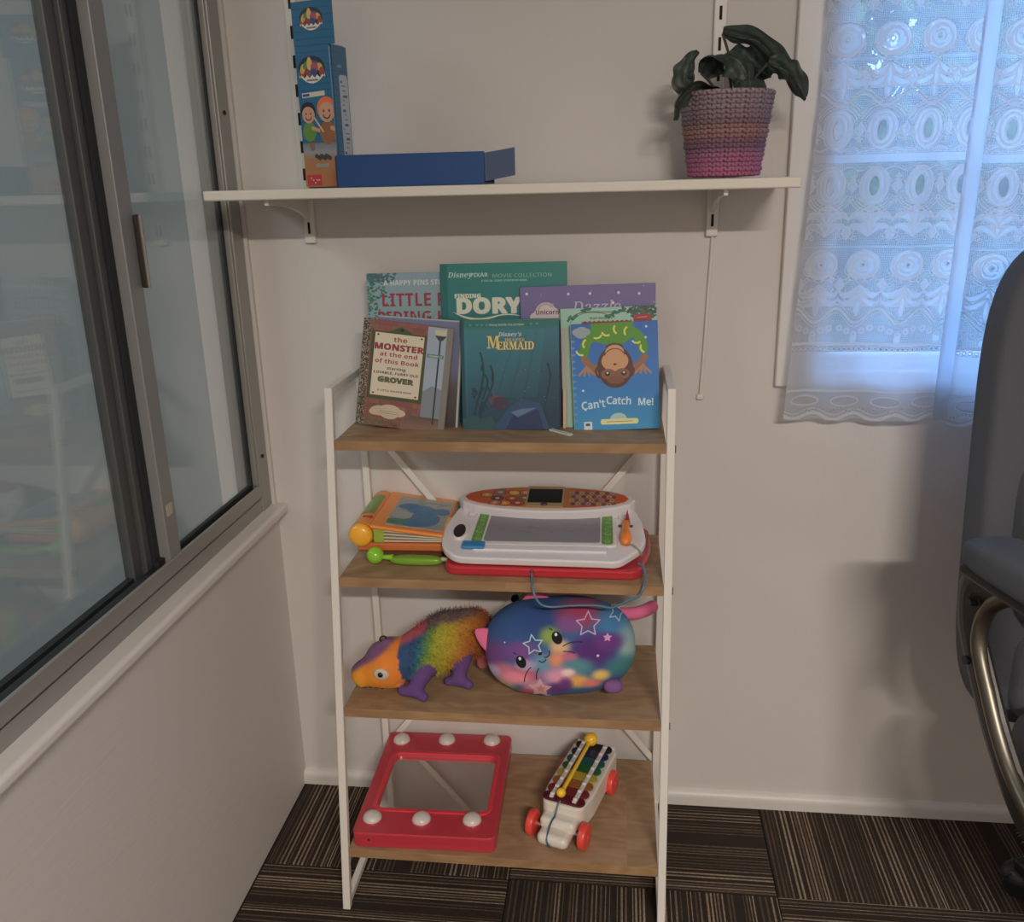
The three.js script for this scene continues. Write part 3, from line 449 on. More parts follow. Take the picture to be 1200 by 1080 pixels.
{
  const t = thing('potted_plant', 'dark green wavy leaved plant in a pink and purple coiled basket pot', 'plant', [0.912, 1.3658, 0.12]);
  const pot = mesh('basket_pot', new THREE.LatheGeometry([[0, 0.002], [0.052, 0.002], [0.056, 0.006], [0.074, 0.13], [0.074, 0.134], [0.069, 0.134], [0.066, 0.115], [0, 0.113]].map((p) => new THREE.Vector2(...p)), 48), std(new THREE.Color(0.12, 0.08, 0.07), 0.9), t);
  const twist = cv(512, 32, (x, w, h) => { x.fillStyle = '#999'; x.fillRect(0, 0, w, h); for (let i = -2; i < 66; i++) line(x, [[i * 8, 0], [i * 8 + 9, h]], i % 2 ? '#eee' : '#444', 3); }, false); twist.wrapS = twist.wrapT = THREE.RepeatWrapping; const twistC = cv(512, 32, (x, w, h) => { x.fillStyle = '#fff'; x.fillRect(0, 0, w, h); for (let i = -2; i < 66; i++) line(x, [[i * 8, 0], [i * 8 + 9, h]], i % 2 ? '#fff' : i % 4 ? '#d0c6c0' : '#a89e98', 3); }); twistC.wrapS = twistC.wrapT = THREE.RepeatWrapping;
  const N = 18, cols = [[150, 60, 100], [148, 64, 104], [138, 66, 104], [140, 62, 100], [132, 66, 102], [116, 66, 94], [100, 62, 88], [106, 66, 86], [122, 78, 78], [128, 84, 76], [120, 80, 78], [104, 76, 88], [108, 84, 96], [112, 90, 100], [114, 92, 104], [112, 92, 106], [116, 96, 106], [120, 100, 106]];
  for (let i = 0; i < N; i++) { const y = 0.005 + i * 0.1335 / N + 0.002, r = 0.057 + 0.0185 * (y / 0.134) + 0.0008 * Math.sin(i * 2.3); const g = new THREE.TorusGeometry(r, 0.0043, 8, 72).rotateX(Math.PI / 2); mesh('coil', g, std(col(...cols[i].map((q) => (q * 0.72 + 0.28 * (cols[i][0] + cols[i][1] + cols[i][2]) / 3) * 1.1)), 0.75, { map: twistC, bumpMap: twist, bumpScale: 0.0025 }), pot, [0.0006 * Math.sin(i * 1.7), y, 0]); }
  mesh('soil', puff(0.128, 0.012, 0.128, 2.2, 10), std(new THREE.Color(0.03, 0.022, 0.016), 0.95), pot, [0, 0.122, 0]);
  const leafTex = cv(256, 256, (x, w, h) => { x.fillStyle = C(44, 54, 50); x.fillRect(0, 0, w, h); seed = 14; for (let i = 0; i < 500; i++) blob(x, rnd() * w, rnd() * h, rr(2, 10), rr(2, 6), C(rr(34, 66), rr(46, 76), rr(44, 66), 0.4)); line(x, [[0, h / 2], [w, h / 2]], C(92, 104, 84), 5); for (let i = 0; i < 8; i++) { line(x, [[i * 32, h / 2], [i * 32 + 44, 20]], C(34, 46, 40), 4); line(x, [[i * 32, h / 2], [i * 32 + 44, h - 20]], C(34, 46, 40), 4); } });
  const leafM = phys(0xffffff, 0.48, { map: leafTex, transmission: 0.0 }), stemM = std(col(56, 50, 42), 0.6);
  // spine: points along the leaf; half: half width; up: side direction
  function leaf(spine, half, side, stemFrom) {
    const c = new THREE.CatmullRomCurve3(spine.map((p) => V(...p))), nu = 26, nv = 10, sd = V(...side), pos = [], uv = [], idx = [];
    for (const lay of [0, 1]) for (let i = 0; i <= nu; i++) for (let j = 0; j <= nv; j++) {
      const u = i / nu, v = j / nv * 2 - 1, p = c.getPoint(u), tg = c.getTangent(u), s = sd.clone().addScaledVector(tg, -sd.dot(tg)).normalize(), nn = tg.clone().cross(s);
      const wd = half * Math.pow(Math.sin(Math.PI * Math.pow(u * 0.93 + 0.06, 0.8)), 0.62) * (1 + 0.07 * Math.sin(u * 26 + v));
      p.addScaledVector(s, v * wd).addScaledVector(nn, half * (0.3 * v * v * -1 + 0.13 * Math.abs(v) * Math.sin(u * 19 + (v > 0 ? 1.3 : 0)) + 0.06 * Math.sin(v * 9 + u * 11)) - lay * 0.0009);
      pos.push(p.x, p.y, p.z); uv.push(u, j / nv);
    }
    const Q = (nu + 1) * (nv + 1);
    for (const lay of [0, 1]) for (let i = 0; i < nu; i++) for (let j = 0; j < nv; j++) { const a = lay * Q + i * (nv + 1) + j, b = a + nv + 1; lay ? idx.push(a, b, a + 1, b, b + 1, a + 1) : idx.push(a, a + 1, b, b, a + 1, b + 1); }
    const g = new THREE.BufferGeometry(); g.setAttribute('position', new THREE.Float32BufferAttribute(pos, 3)); g.setAttribute('uv', new THREE.Float32BufferAttribute(uv, 2)); g.setIndex(idx); g.computeVertexNormals();
    const L = mesh('leaf', g, leafM, t);
    if (stemFrom) mesh('stem', tube([stemFrom, [(stemFrom[0] + spine[0][0]) / 2, (stemFrom[1] + spine[0][1]) / 2 + 0.006, (stemFrom[2] + spine[0][2]) / 2], spine[0]], 0.0024, 14, 6), stemM, L);
  }
  const B = 0.124;
  leaf([[-0.012, 0.226, 0.01], [0.012, 0.218, 0.022], [0.04, 0.21, 0.03], [0.066, 0.188, 0.03], [0.09, 0.166, 0.025], [0.112, 0.13, 0.02], [0.124, 0.118, 0.02]], 0.019, [0.35, 0.55, 0.75], [0.022, B, 0.0]);
  leaf([[0.06, 0.176, 0.03], [0.082, 0.166, 0.038], [0.102, 0.152, 0.04], [0.122, 0.122, 0.036]], 0.02, [0.5, 0.5, 0.7], [0.024, B, 0.02]);
  leaf([[-0.045, 0.166, 0.02], [-0.02, 0.19, 0.03], [0.006, 0.186, 0.036], [0.024, 0.16, 0.04], [0.026, 0.128, 0.045]], 0.032, [0.75, 0.05, -0.35], [-0.012, B, 0.01]);
  leaf([[0.0, 0.178, -0.02], [0.024, 0.178, -0.015], [0.048, 0.172, -0.01], [0.07, 0.158, 0.0]], 0.032, [0, 0.75, 0.5], [0.012, B, -0.01]);
  leaf([[-0.062, 0.14, 0.02], [-0.072, 0.155, 0.024], [-0.068, 0.175, 0.026], [-0.05, 0.198, 0.024]], 0.02, [0.85, 0.15, 0.4], [-0.03, B, 0.01]);
  leaf([[-0.02, 0.136, 0.045], [-0.05, 0.142, 0.055], [-0.075, 0.132, 0.06], [-0.088, 0.11, 0.06], [-0.089, 0.092, 0.06]], 0.02, [-0.1, 0.55, 0.8], [-0.01, B, 0.03]);
  leaf([[0.02, 0.15, 0.03], [0.03, 0.152, 0.045], [0.03, 0.138, 0.06], [0.028, 0.12, 0.066]], 0.026, [1, 0, 0], [0.012, B, 0.02]);
}

// ---------------------------------------------------------------- second tier: sound book, green pen, drawing boards
const Y2 = LV[1] + 0.0004;
{
  const t = thing('toy_sound_book', 'orange plastic toy book with a green spine label and blue picture cover', 'toy', [0.232, Y2, 0.102], 0.02);
  const orange = plastic(col(206, 118, 44)), oDark = plastic(col(178, 92, 44)), yellow = plastic(col(218, 148, 34));
  const sp = mesh('spine', new THREE.CylinderGeometry(0.0235, 0.0235, 0.185, 28).rotateX(Math.PI / 2), orange, t, [0.012, 0.0525, -0.004]);
  mesh('end_cap', new THREE.LatheGeometry([[0, 0.014], [0.012, 0.0135], [0.0205, 0.0095], [0.0238, 0.003], [0.0238, -0.012], [0, -0.012]].map((p) => new THREE.Vector2(...p)), 28).rotateX(Math.PI / 2), yellow, t, [0.01, 0.0515, 0.094]);
  const lab = new THREE.CylinderGeometry(0.0242, 0.0242, 0.105, 20, 1, true, -0.5, 1.25); mesh('green_label', merge([lab.rotateX(Math.PI / 2)]), plastic(col(96, 128, 40)), sp, [0, 0, -0.012], [0, 0, Math.PI]);
  mesh('speaker_slot', rb(0.02, 0.004, 0.008, 0.002), plastic(col(120, 52, 26)), sp, [0.004, 0.0225, 0.062]);
  mesh('bottom_cover', rbox(0.0, 0.172, 0.016, 0.034, -0.096, 0.092, 0.005, 2), oDark, t);
  mesh('base_tray', rbox(0.03, 0.166, 0.0, 0.017, -0.09, 0.08, 0.004, 2), plastic(col(96, 62, 48)), t);
  mesh('hinge_block', rbox(0.034, 0.056, 0.034, 0.065, -0.09, 0.094, 0.003, 2), plastic(col(126, 150, 48)), t);
  for (let i = 0; i < 4; i++) mesh('page', deform(rb(0.118, 0.003, 0.19, 0.001, 1).translate(0.114, 0.0385 + i * 0.0072, 0), (v) => { v.y -= (i - 0.2) * 0.0036 * Math.max(0, (v.x - 0.05) / 0.12); }), std(col(170, 160, 140), 0.5), t);
  const cg = rbox(0.03, 0.172, 0.0, 0.008, -0.098, 0.1, 0.004, 2);
  const cov = mesh('top_cover', deform(cg, (v) => { v.y += 0.066 - 0.13 * Math.max(0, v.x - 0.03); }), orange, t);
  const art = cv(512, 640, (x, w, h) => {
    x.fillStyle = C(128, 132, 130); x.fillRect(0, 0, w, h); seed = 44;
    for (let i = 0; i < 120; i++) blob(x, rnd() * w, rnd() * h, rr(10, 46), rr(8, 30), [C(112, 122, 130, 0.6), C(138, 134, 122, 0.6), C(84, 120, 110, 0.5), C(150, 140, 120, 0.5)][i % 4]);
    for (const [a, b, r1, r2, q] of [[0.5, 0.42, 0.3, 0.16, 0.2], [0.62, 0.7, 0.26, 0.24, 0], [0.25, 0.34, 0.2, 0.1, -0.3], [0.86, 0.4, 0.14, 0.12, 0], [0.4, 0.86, 0.3, 0.12, 0.1]]) blob(x, a * w, b * h, r1 * w, r2 * h, C(44, 96, 136, 0.92), q);
    for (let i = 0; i < 30; i++) blob(x, w * rr(0.3, 0.9), h * rr(0.3, 0.9), rr(8, 30), 6, C(60, 118, 156, 0.6), rr(-1, 1));
    blob(x, w * 0.2, h * 0.66, w * 0.18, h * 0.12, C(136, 140, 134)); blob(x, w * 0.16, h * 0.88, w * 0.2, h * 0.09, C(60, 110, 92));
    line(x, [[w * 0.42, h * 0.08], [w * 0.95, h * 0.1]], C(150, 110, 80), 8); line(x, [[w * 0.5, h * 0.15], [w * 0.9, h * 0.16]], C(136, 60, 50), 12);
  });
  const ag = rb(0.112, 0.0012, 0.162, 0.0005, 1).translate(0.112, 0, 0.004); uvBy(ag, (v) => [(v.x - 0.056) / 0.112, 0.5 - (v.z - 0.004) / 0.162]);
  mesh('cover_picture', deform(ag, (v) => { v.y += 0.0746 - 0.13 * (v.x - 0.03); }), std(0xffffff, 0.35, { map: art }), cov);
  mesh('clasp', rb(0.012, 0.014, 0.05, 0.004), yellow, t, [0.171, 0.05, 0.03]);
}
{
  const t = thing('toy_pen', 'bright green toy pen with a ball end in front of the orange book', 'toy', [0.279, Y2, 0.213]);
  const g = plastic(col(118, 176, 36), 0.22);
  mesh('ball', new THREE.SphereGeometry(0.0165, 28, 20), g, t, [-0.004, 0.0165, 0]);
  mesh('neck', new THREE.CylinderGeometry(0.004, 0.006, 0.022, 14).rotateZ(Math.PI / 2), g, t, [0.02, 0.013, 0]);
  mesh('handle', puff(0.102, 0.017, 0.024, 3, 12), plastic(col(98, 142, 36), 0.3), t, [0.076, 0.0088, 0.0]);
  mesh('tip', new THREE.CylinderGeometry(0.0025, 0.005, 0.02, 12).rotateZ(-Math.PI / 2), plastic(col(140, 150, 110)), t, [0.135, 0.0105, -0.002]);
}
function roundedOutline(pts, r) { // closed polygon with rounded corners
  const s = new THREE.Shape(), n = pts.length;
  for (let i = 0; i < n; i++) { const p = new THREE.Vector2(...pts[i]), a = new THREE.Vector2(...pts[(i + n - 1) % n]), b = new THREE.Vector2(...pts[(i + 1) % n]), k = Math.min(pts[i][2] ?? r, p.distanceTo(a) / 2.05, p.distanceTo(b) / 2.05), e = p.clone().add(a.sub(p).setLength(k)), f = p.clone().add(b.sub(p).setLength(k)); i ? s.lineTo(e.x, e.y) : s.moveTo(e.x, e.y); s.quadraticCurveTo(p.x, p.y, f.x, f.y); }
  s.closePath(); return s;
}
// extrude an outline in (x, depth s) upwards by h with a soft edge; s grows away from the viewer
function slab(shape, h, bevel = 0.003) { const g = new THREE.ExtrudeGeometry(shape, { depth: h - 2 * bevel, bevelEnabled: true, bevelSize: bevel, bevelThickness: bevel, bevelSegments: 3, curveSegments: 10 }); return g.translate(0, 0, bevel).rotateX(-Math.PI / 2); }
{
  const t = thing('red_drawing_board', 'flat red plastic drawing board underneath the white one, with a blue cord hanging down', 'toy', [0.605, Y2, 0.258]);
  mesh('board', slab(roundedOutline([[-0.183, 0.004], [0.172, 0.0], [0.193, 0.1], [0.19, 0.212], [-0.182, 0.212]], 0.02), 0.0195, 0.005), plastic(col(164, 34, 44), 0.25), t);
  mesh('cord_grip', new THREE.SphereGeometry(0.005, 12, 10), plastic(col(90, 24, 30)), t, [-0.022, 0.012, 0.0]);
  mesh('pen_cord', tube([[-0.022, 0.011, 0.003], [-0.018, -0.004, 0.034], [-0.012, -0.02, 0.042], [-0.002, -0.033, 0.044], [0.014, -0.038, 0.043], [0.05, -0.036, 0.04], [0.1, -0.035, 0.038], [0.125, -0.037, 0.04], [0.153, -0.022, 0.042], [0.173, -0.012, 0.041], [0.181, 0.004, 0.036], [0.184, 0.018, 0.012], [0.18, 0.027, -0.004], [0.172, 0.026, -0.014]], 0.0021, 110, 8), plastic(col(62, 100, 122), 0.4), t);
}
{
  const t = thing('drawing_board', 'white magnetic drawing board toy with grey screen and an orange keypad panel', 'toy', [0, LV[1] + 0.0232, 0.252]);
  const tl = 12 * D, P = new THREE.Group(); // parts stay direct children of the toy: bake the tilt into them
  const put = (name, geo, mat, parent = t) => mesh(name, parent === t ? geo.rotateX(tl) : geo.rotateX(tl), mat, parent);
  const white = plastic(new THREE.Color(0.80, 0.76, 0.77), 0.3), TH = 0.0155;
  put('body', slab(roundedOutline([[0.47, -0.002, 0.01], [0.71, -0.004, 0.01], [0.74, -0.006], [0.79, 0.05], [0.782, 0.13], [0.764, 0.185], [0.428, 0.185], [0.405, 0.09], [0.412, 0.03], [0.44, 0.0]], 0.03), TH, 0.004), white);
  mesh('rear_stand', merge([rbox(0.45, 0.74, -0.003, 0.034, -0.172, -0.15, 0.004)]), white, t);
  const top = (x0, x1, s0, s1, y0, y1, r = 0.003) => rbox(x0, x1, TH + y0, TH + y1, -s1, -s0, r);
  put('screen_frame', slab(roundedOutline([[0.456, 0.038], [0.737, 0.04], [0.732, 0.158], [0.473, 0.158]], 0.012), 0.004, 0.0015).translate(0, TH - 0.0015, 0), white);
  put('front_rim', rbox(0.47, 0.72, TH - 0.001, TH + 0.004, -0.034, -0.018, 0.002), white);
  const scr = cv(700, 360, (x, w, h) => { x.fillStyle = C(112, 110, 116); x.fillRect(0, 0, w, h); seed = 3; for (let i = 0; i < 400; i++) blob(x, rnd() * w, rnd() * h, 20, 14, C(rr(104, 118), rr(103, 116), rr(110, 122), 0.3)); for (const [a, b, k] of [[0.12, 0.2, 1], [0.2, 0.25, 1.4], [0.3, 0.22, 1], [0.52, 0.2, 1.2], [0.62, 0.24, 1], [0.82, 0.2, 1], [0.3, 0.7, 1.4], [0.45, 0.6, 1.2], [0.52, 0.68, 1], [0.68, 0.66, 1.2], [0.36, 0.55, 1]]) { curve(x, [w * a, h * b, w * (a + 0.02 * k), h * (b - 0.1), w * (a + 0.05 * k), h * (b + 0.08), w * (a + 0.07 * k), h * (b - 0.03)], C(84, 82, 92, 0.75), 4); } });
  const sg = slab(roundedOutline([[0.487, 0.046], [0.706, 0.048], [0.704, 0.15], [0.492, 0.15]], 0.008), 0.003, 0.0008).translate(0, TH + 0.0012, 0); uvBy(sg, (v) => [(v.x - 0.487) / 0.219, (-v.z - 0.046) / 0.104]);
  put('screen', sg, std(0xffffff, 0.35, { map: scr }));
  const sheet = (w, h, base, ink) => cv(w, h, (x) => { x.fillStyle = base; x.fillRect(0, 0, w, h); seed = 6; for (let i = 0; i < 9; i++) { x.strokeStyle = ink; x.lineWidth = 5; x.beginPath(); x.arc(w * 0.5, h * (0.07 + i * 0.107), w * rr(0.16, 0.26), rnd() * 6, rnd() * 6 + 4); x.stroke(); line(x, [[w * rr(0.2, 0.5), h * (0.07 + i * 0.107)], [w * rr(0.5, 0.8), h * (0.09 + i * 0.107)]], ink, 5); } });
  for (const [pts, x0] of [[[[0.464, 0.044], [0.4815, 0.044], [0.4865, 0.158], [0.470, 0.158]], 0.464], [[[0.7105, 0.044], [0.73, 0.044], [0.7265, 0.154], [0.709, 0.154]], 0.709]]) { const g = slab(roundedOutline(pts, 0.006), 0.0035, 0.001).translate(0, TH + 0.0012, 0); uvBy(g, (v) => [(v.x - x0) / 0.022, (-v.z - 0.044) / 0.114]); put('green_strip', g, std(0xffffff, 0.4, { map: sheet(96, 480, C(82, 124, 58), C(138, 162, 112)) })); }
  put('stamp_well', new THREE.CylinderGeometry(0.0165, 0.0185, 0.007, 28).scale(0.9, 1, 1.75).translate(0.438, TH + 0.001, -0.082), white);
  put('dark_stamp', new THREE.CylinderGeometry(0.0135, 0.0135, 0.006, 24).scale(0.85, 1, 1.6).translate(0.4365, TH + 0.003, -0.076), plastic(new THREE.Color(0.03, 0.024, 0.026), 0.4));
  put('eraser_slider', rbox(0.448, 0.492, TH + 0.001, TH + 0.009, -0.04, -0.018, 0.004, 3), plastic(col(40, 108, 158)));
  put('pen_slot', rbox(0.739, 0.768, TH - 0.003, TH + 0.0008, -0.116, -0.106, 0.002), plastic(col(80, 60, 60)));
  const pen = put('pen', deform(smooth(new THREE.LatheGeometry([[0.0001, -0.036], [0.008, -0.034], [0.0115, -0.02], [0.009, -0.004], [0.0072, 0.01], [0.0085, 0.03], [0.0001, 0.033]].map((p) => new THREE.Vector2(...p)), 24).rotateX(-Math.PI / 2).translate(0.7545, TH + 0.009, -0.076)), () => {}), plastic(col(220, 112, 34), 0.25));
  put('pen_tip', new THREE.ConeGeometry(0.0065, 0.03, 16).rotateX(-0.9).translate(0.757, TH + 0.018, -0.118), plastic(col(150, 36, 48)), pen);
  put('pen_leash', tube([[0.756, TH + 0.006, -0.04], [0.767, TH + 0.01, -0.034], [0.778, TH + 0.004, -0.028], [0.784, TH - 0.006, -0.024]], 0.0012, 20, 6), plastic(col(112, 120, 70)), pen);
  const dots = []; for (const cx of [0.452, 0.748]) for (let i = 0; i < 7; i++) { const a = i * 0.9; dots.push(new THREE.SphereGeometry(0.0022, 8, 6).translate(cx + 0.0085 * Math.cos(a), TH + 0.0006, -0.14 + 0.009 * Math.sin(a))); } put('speaker_bumps', merge(dots), plastic(new THREE.Color(0.55, 0.5, 0.52)));
  // raised oval keypad
  const oval = (a, b, cx, cs) => { const s = new THREE.Shape(); s.absellipse(cx, cs, a, b, 0, Math.PI * 2); return s; };
  const kb = put('keypad_housing', merge([slab(oval(0.171, 0.0445, 0.597, 0.172), 0.026, 0.004), slab(oval(0.055, 0.03, 0.597, 0.197), 0.026, 0.004)]).translate(0, TH - 0.004, 0), white);
  const face = cv(1024, 300, (x, w, h) => {
    x.fillStyle = grad(x, 0, 0, w, 0, [[0, C(168, 74, 44)], [0.3, C(160, 92, 52)], [0.5, C(150, 116, 60)], [0.75, C(158, 78, 50)], [1, C(180, 74, 40)]]); x.fillRect(0, 0, w, h);
    for (const [a, b, q] of [[0.13, 0.42, C(166, 120, 60)], [0.21, 0.28, C(104, 104, 124)], [0.2, 0.58, C(70, 66, 82)], [0.3, 0.3, C(186, 140, 50)], [0.29, 0.58, C(150, 70, 60)], [0.37, 0.55, C(96, 96, 80)], [0.37, 0.28, C(176, 100, 80)], [0.25, 0.82, C(196, 110, 40)], [0.19, 0.8, C(160, 90, 70)], [0.33, 0.8, C(150, 60, 60)]]) { blob(x, a * w, b * h, 44, 40, C(110, 60, 40)); blob(x, a * w, b * h, 36, 33, q); blob(x, a * w, b * h, 15, 14, C(170, 150, 125)); }
    seed = 77; for (let j = 0; j < 4; j++) for (let i = 0; i < 9; i++) { blob(x, w * (0.655 + i * 0.031 + (j % 2) * 0.012), h * (0.26 + j * 0.18), 16, 24, [C(140, 124, 116), C(100, 84, 84), C(160, 130, 90), C(90, 70, 74)][(i * 3 + j) % 4]); x.fillStyle = C(50, 40, 44); x.fillRect(w * (0.652 + i * 0.031 + (j % 2) * 0.012), h * (0.24 + j * 0.18), 7, 14); }
    for (let i = 0; i < 70; i++) blob(x, w * rr(0.6, 0.95), h * rr(0.15, 0.9), 4, 4, C(rr(110, 170), rr(70, 120), rr(60, 100)));
  });
  const fg = slab(oval(0.162, 0.038, 0.597, 0.174), 0.003, 0.001).translate(0, TH + 0.0205, 0); uvBy(fg, (v) => [(v.x - 0.435) / 0.324, (-v.z - 0.136) / 0.076]); put('keypad', fg, std(0xffffff, 0.4, { map: face }), kb);
  const lcdF = rbox(0.557, 0.633, TH + 0.019, TH + 0.0245, -0.216, -0.138, 0.006, 3); put('display_bezel', lcdF, plastic(col(140, 122, 84)), kb);
  put('display', rbox(0.561, 0.629, TH + 0.0235, TH + 0.0255, -0.203, -0.152, 0.002), phys(new THREE.Color(0.012, 0.013, 0.02), 0.2), kb);
  put('display_button', new THREE.SphereGeometry(0.006, 14, 10).scale(1.2, 0.5, 0.8).translate(0.595, TH + 0.026, -0.144), plastic(col(60, 50, 60)), kb);
}

// ---------------------------------------------------------------- third tier: plush chameleon and plush cat
const Y3 = LV[2];
function field(lo, cell, dims, f) { // marching cubes over a cubic grid
  const n = Math.max(...dims.map((d) => Math.ceil(d / cell))) + 3, mc = new MarchingCubes(n, std(0xffffff), false, false, 400000); mc.isolation = 0;
  const p = V(); for (let k = 0; k < n; k++) for (let j = 0; j < n; j++) for (let i = 0; i < n; i++) { p.set(lo[0] + i * cell, lo[1] + j * cell, lo[2] + k * cell); mc.field[i + j * n + k * n * n] = -f(p); }
  mc.update(); const c = mc.count, half = n / 2, pos = new Float32Array(c * 3);
  for (let i = 0; i < c * 3; i++) pos[i] = lo[i % 3] + (mc.positionArray[i] * half + half) * cell;
  let g = new THREE.BufferGeometry(); g.setAttribute('position', new THREE.BufferAttribute(pos, 3)); g = mergeVertices(g, cell * 0.02); g.computeVertexNormals(); return g;
}
const cap = (p, a, b, r1, r2) => { const ba = b.clone().sub(a), h = Math.min(1, Math.max(0, p.clone().sub(a).dot(ba) / ba.lengthSq())); return p.distanceTo(a.clone().addScaledVector(ba, h)) - (r1 + (r2 - r1) * h); };
const smin = (a, b, k) => { const h = Math.max(k - Math.abs(a - b), 0) / k; return Math.min(a, b) - h * h * k * 0.25; };
{
  const t = thing('plush_chameleon', 'rainbow furry plush chameleon with orange head and purple legs beside the plush cat', 'plush toy', [0.22, Y3 + 0.001, 0.245]);
  // local: x along the body to the right, y up, z to the viewer; the body recedes from head to tail
  const neck = V(0.118, 0.062, -0.02), chest = V(0.145, 0.068, -0.035), mid = V(0.185, 0.082, -0.06), rump = V(0.226, 0.084, -0.085), tail0 = V(0.25, 0.068, -0.095);
  const bones = [[V(0.028, 0.034, 0.006), V(0.075, 0.052, 0.0), 0.0275, 0.043], [V(0.075, 0.05, 0), neck, 0.04, 0.038], [neck, chest, 0.038, 0.046], [chest, mid, 0.046, 0.05], [mid, rump, 0.05, 0.045], [rump, tail0, 0.042, 0.028], [V(0.062, 0.078, -0.006), V(0.072, 0.094, -0.008), 0.02, 0.008]];
  const legs = [[V(0.15, 0.046, 0.004), V(0.132, 0.018, 0.026), 0.019, 0.014], [V(0.132, 0.013, 0.026), V(0.11, 0.012, 0.03), 0.013, 0.01], [V(0.132, 0.013, 0.026), V(0.152, 0.009, 0.042), 0.013, 0.009], [V(0.215, 0.05, -0.036), V(0.21, 0.02, -0.018), 0.019, 0.013], [V(0.21, 0.014, -0.018), V(0.19, 0.012, -0.014), 0.012, 0.009], [V(0.21, 0.014, -0.018), V(0.232, 0.01, -0.006), 0.012, 0.009]];
  const tails = [[tail0, V(0.258, 0.045, -0.085), 0.024, 0.017], [V(0.258, 0.045, -0.085), V(0.25, 0.022, -0.072), 0.017, 0.013]];
  const D1 = (list, k) => (p) => { let d = 1; for (const [a, b, r, s] of list) d = smin(d, cap(p, a, b, r, s), k); return d; };
  const dT = D1(bones, 0.02), dL = D1(legs, 0.006), dTl = D1(tails, 0.012);
  const g = field([-0.02, -0.005, -0.15], 0.0042, [0.31, 0.17, 0.22], (p) => smin(smin(dT(p), dL(p), 0.01), dTl(p), 0.012) + 0.0012 * noise.noise(p.x * 70, p.y * 70, p.z * 70));
  const rain = [[0.0, [196, 156, 30]], [0.02, [204, 130, 24]], [0.075, [200, 108, 34]], [0.116, [40, 66, 104]], [0.132, [40, 92, 104]], [0.145, [88, 122, 50]], [0.163, [140, 138, 40]], [0.188, [156, 136, 36]], [0.21, [162, 112, 36]], [0.235, [150, 82, 32]], [0.262, [120, 62, 48]]].map(([u, c]) => [u, col(...c, 1.25)]);
  const rainbow = (u) => { for (let i = 1; i < rain.length; i++) if (u < rain[i][0]) return rain[i - 1][1].clone().lerp(rain[i][1], Math.max(0, (u - rain[i - 1][0]) / (rain[i][0] - rain[i - 1][0]))); return rain[rain.length - 1][1].clone(); };
  const purple = col(88, 58, 112, 1.2), mauve = col(112, 74, 110, 1.2), pink = col(168, 74, 84, 1.2), ridge = col(104, 84, 84, 1.2);
  const paint = (v) => {
    if (dL(v) < dT(v) + 0.002 && v.y < 0.07 && dL(v) < 0.006) return purple;
    if (dTl(v) < dT(v)) return pink.clone().lerp(col(120, 100, 70), Math.max(0, (0.04 - v.y) * 20));
    const u = v.x + (v.y - 0.07) * -0.22 - (v.z + 0.03) * 0.1, n = 0.006 * noise.noise(v.x * 60, v.y * 60, v.z * 60);
    if (v.x < 0.108 - 0.2 * (v.y - 0.05)) { const q = rainbow(Math.min(0.075, Math.max(0, v.x * 0.6 + v.y * 0.5 - 0.012 + n))); return q.lerp(mauve, THREE.MathUtils.smoothstep(v.y - 0.72 * v.x, 0.033, 0.044)); }
    const c = rainbow(Math.max(0.116, u + n)), up = v.x < 0.18 ? v.y - (0.104 + 0.4 * (v.x - 0.12)) : v.y - 0.128;
    return c.lerp(v.x < 0.145 ? pink : ridge, THREE.MathUtils.smoothstep(up, -0.004, 0.006));
  };
  const furM = std(0xffffff, 0.95, { vertexColors: true });
  const body = mesh('body', colorBy(g, paint), furM, t);
  // short shaggy pile on the torso
  const bp = g.attributes.position, bn = g.attributes.normal, P = [], Cc = [], a = V(), n = V(), s = V(); seed = 17;
  for (let k = 0; k < 15000; k++) {
    const i = Math.floor(rnd() * bp.count); a.fromBufferAttribute(bp, i); n.fromBufferAttribute(bn, i);
    if (a.x < 0.12 || dL(a) < 0.004 || a.y < 0.03) continue;
    const c = paint(a).clone().multiplyScalar(rr(0.7, 1.3)), L = rr(0.006, 0.013); a.add(V(rr(-1, 1), rr(-1, 1), rr(-1, 1)).multiplyScalar(0.002));
    const tip = n.clone().multiplyScalar(0.45).add(V(rr(-0.5, 0.5) + 0.3, rr(-0.7, 0.2), rr(-0.4, 0.4))).normalize().multiplyScalar(L).add(a); s.set(rr(-1, 1), rr(-1, 1), rr(-1, 1)).cross(n).normalize().multiplyScalar(0.0007);
    P.push(a.x - s.x, a.y - s.y, a.z - s.z, a.x + s.x, a.y + s.y, a.z + s.z, tip.x, tip.y, tip.z); for (let q = 0; q < 3; q++) Cc.push(c.r, c.g, c.b);
  }
  const fg = new THREE.BufferGeometry(); fg.setAttribute('position', new THREE.Float32BufferAttribute(P, 3)); fg.setAttribute('color', new THREE.Float32BufferAttribute(Cc, 3)); fg.computeVertexNormals();
  mesh('fur', fg, furM, t).userData.kind = 'stuff';
  const onSkin = (x, y) => { for (let z = 0.08; z > -0.1; z -= 0.0008) if (dT(V(x, y, z)) < 0) return z; return 0; };
  const ez = onSkin(0.072, 0.056);
  const eye = mesh('eye', new THREE.SphereGeometry(0.016, 24, 16).scale(1.0, 0.78, 0.35), std(col(168, 156, 140), 0.6), t, [0.072, 0.056, ez], [0, -0.1, 0.05]);
  mesh('pupil', new THREE.SphereGeometry(0.0055, 16, 12).scale(1, 1, 0.6), phys(new THREE.Color(0.008, 0.008, 0.008), 0.15), eye, [0.0, 0.0015, 0.005]);
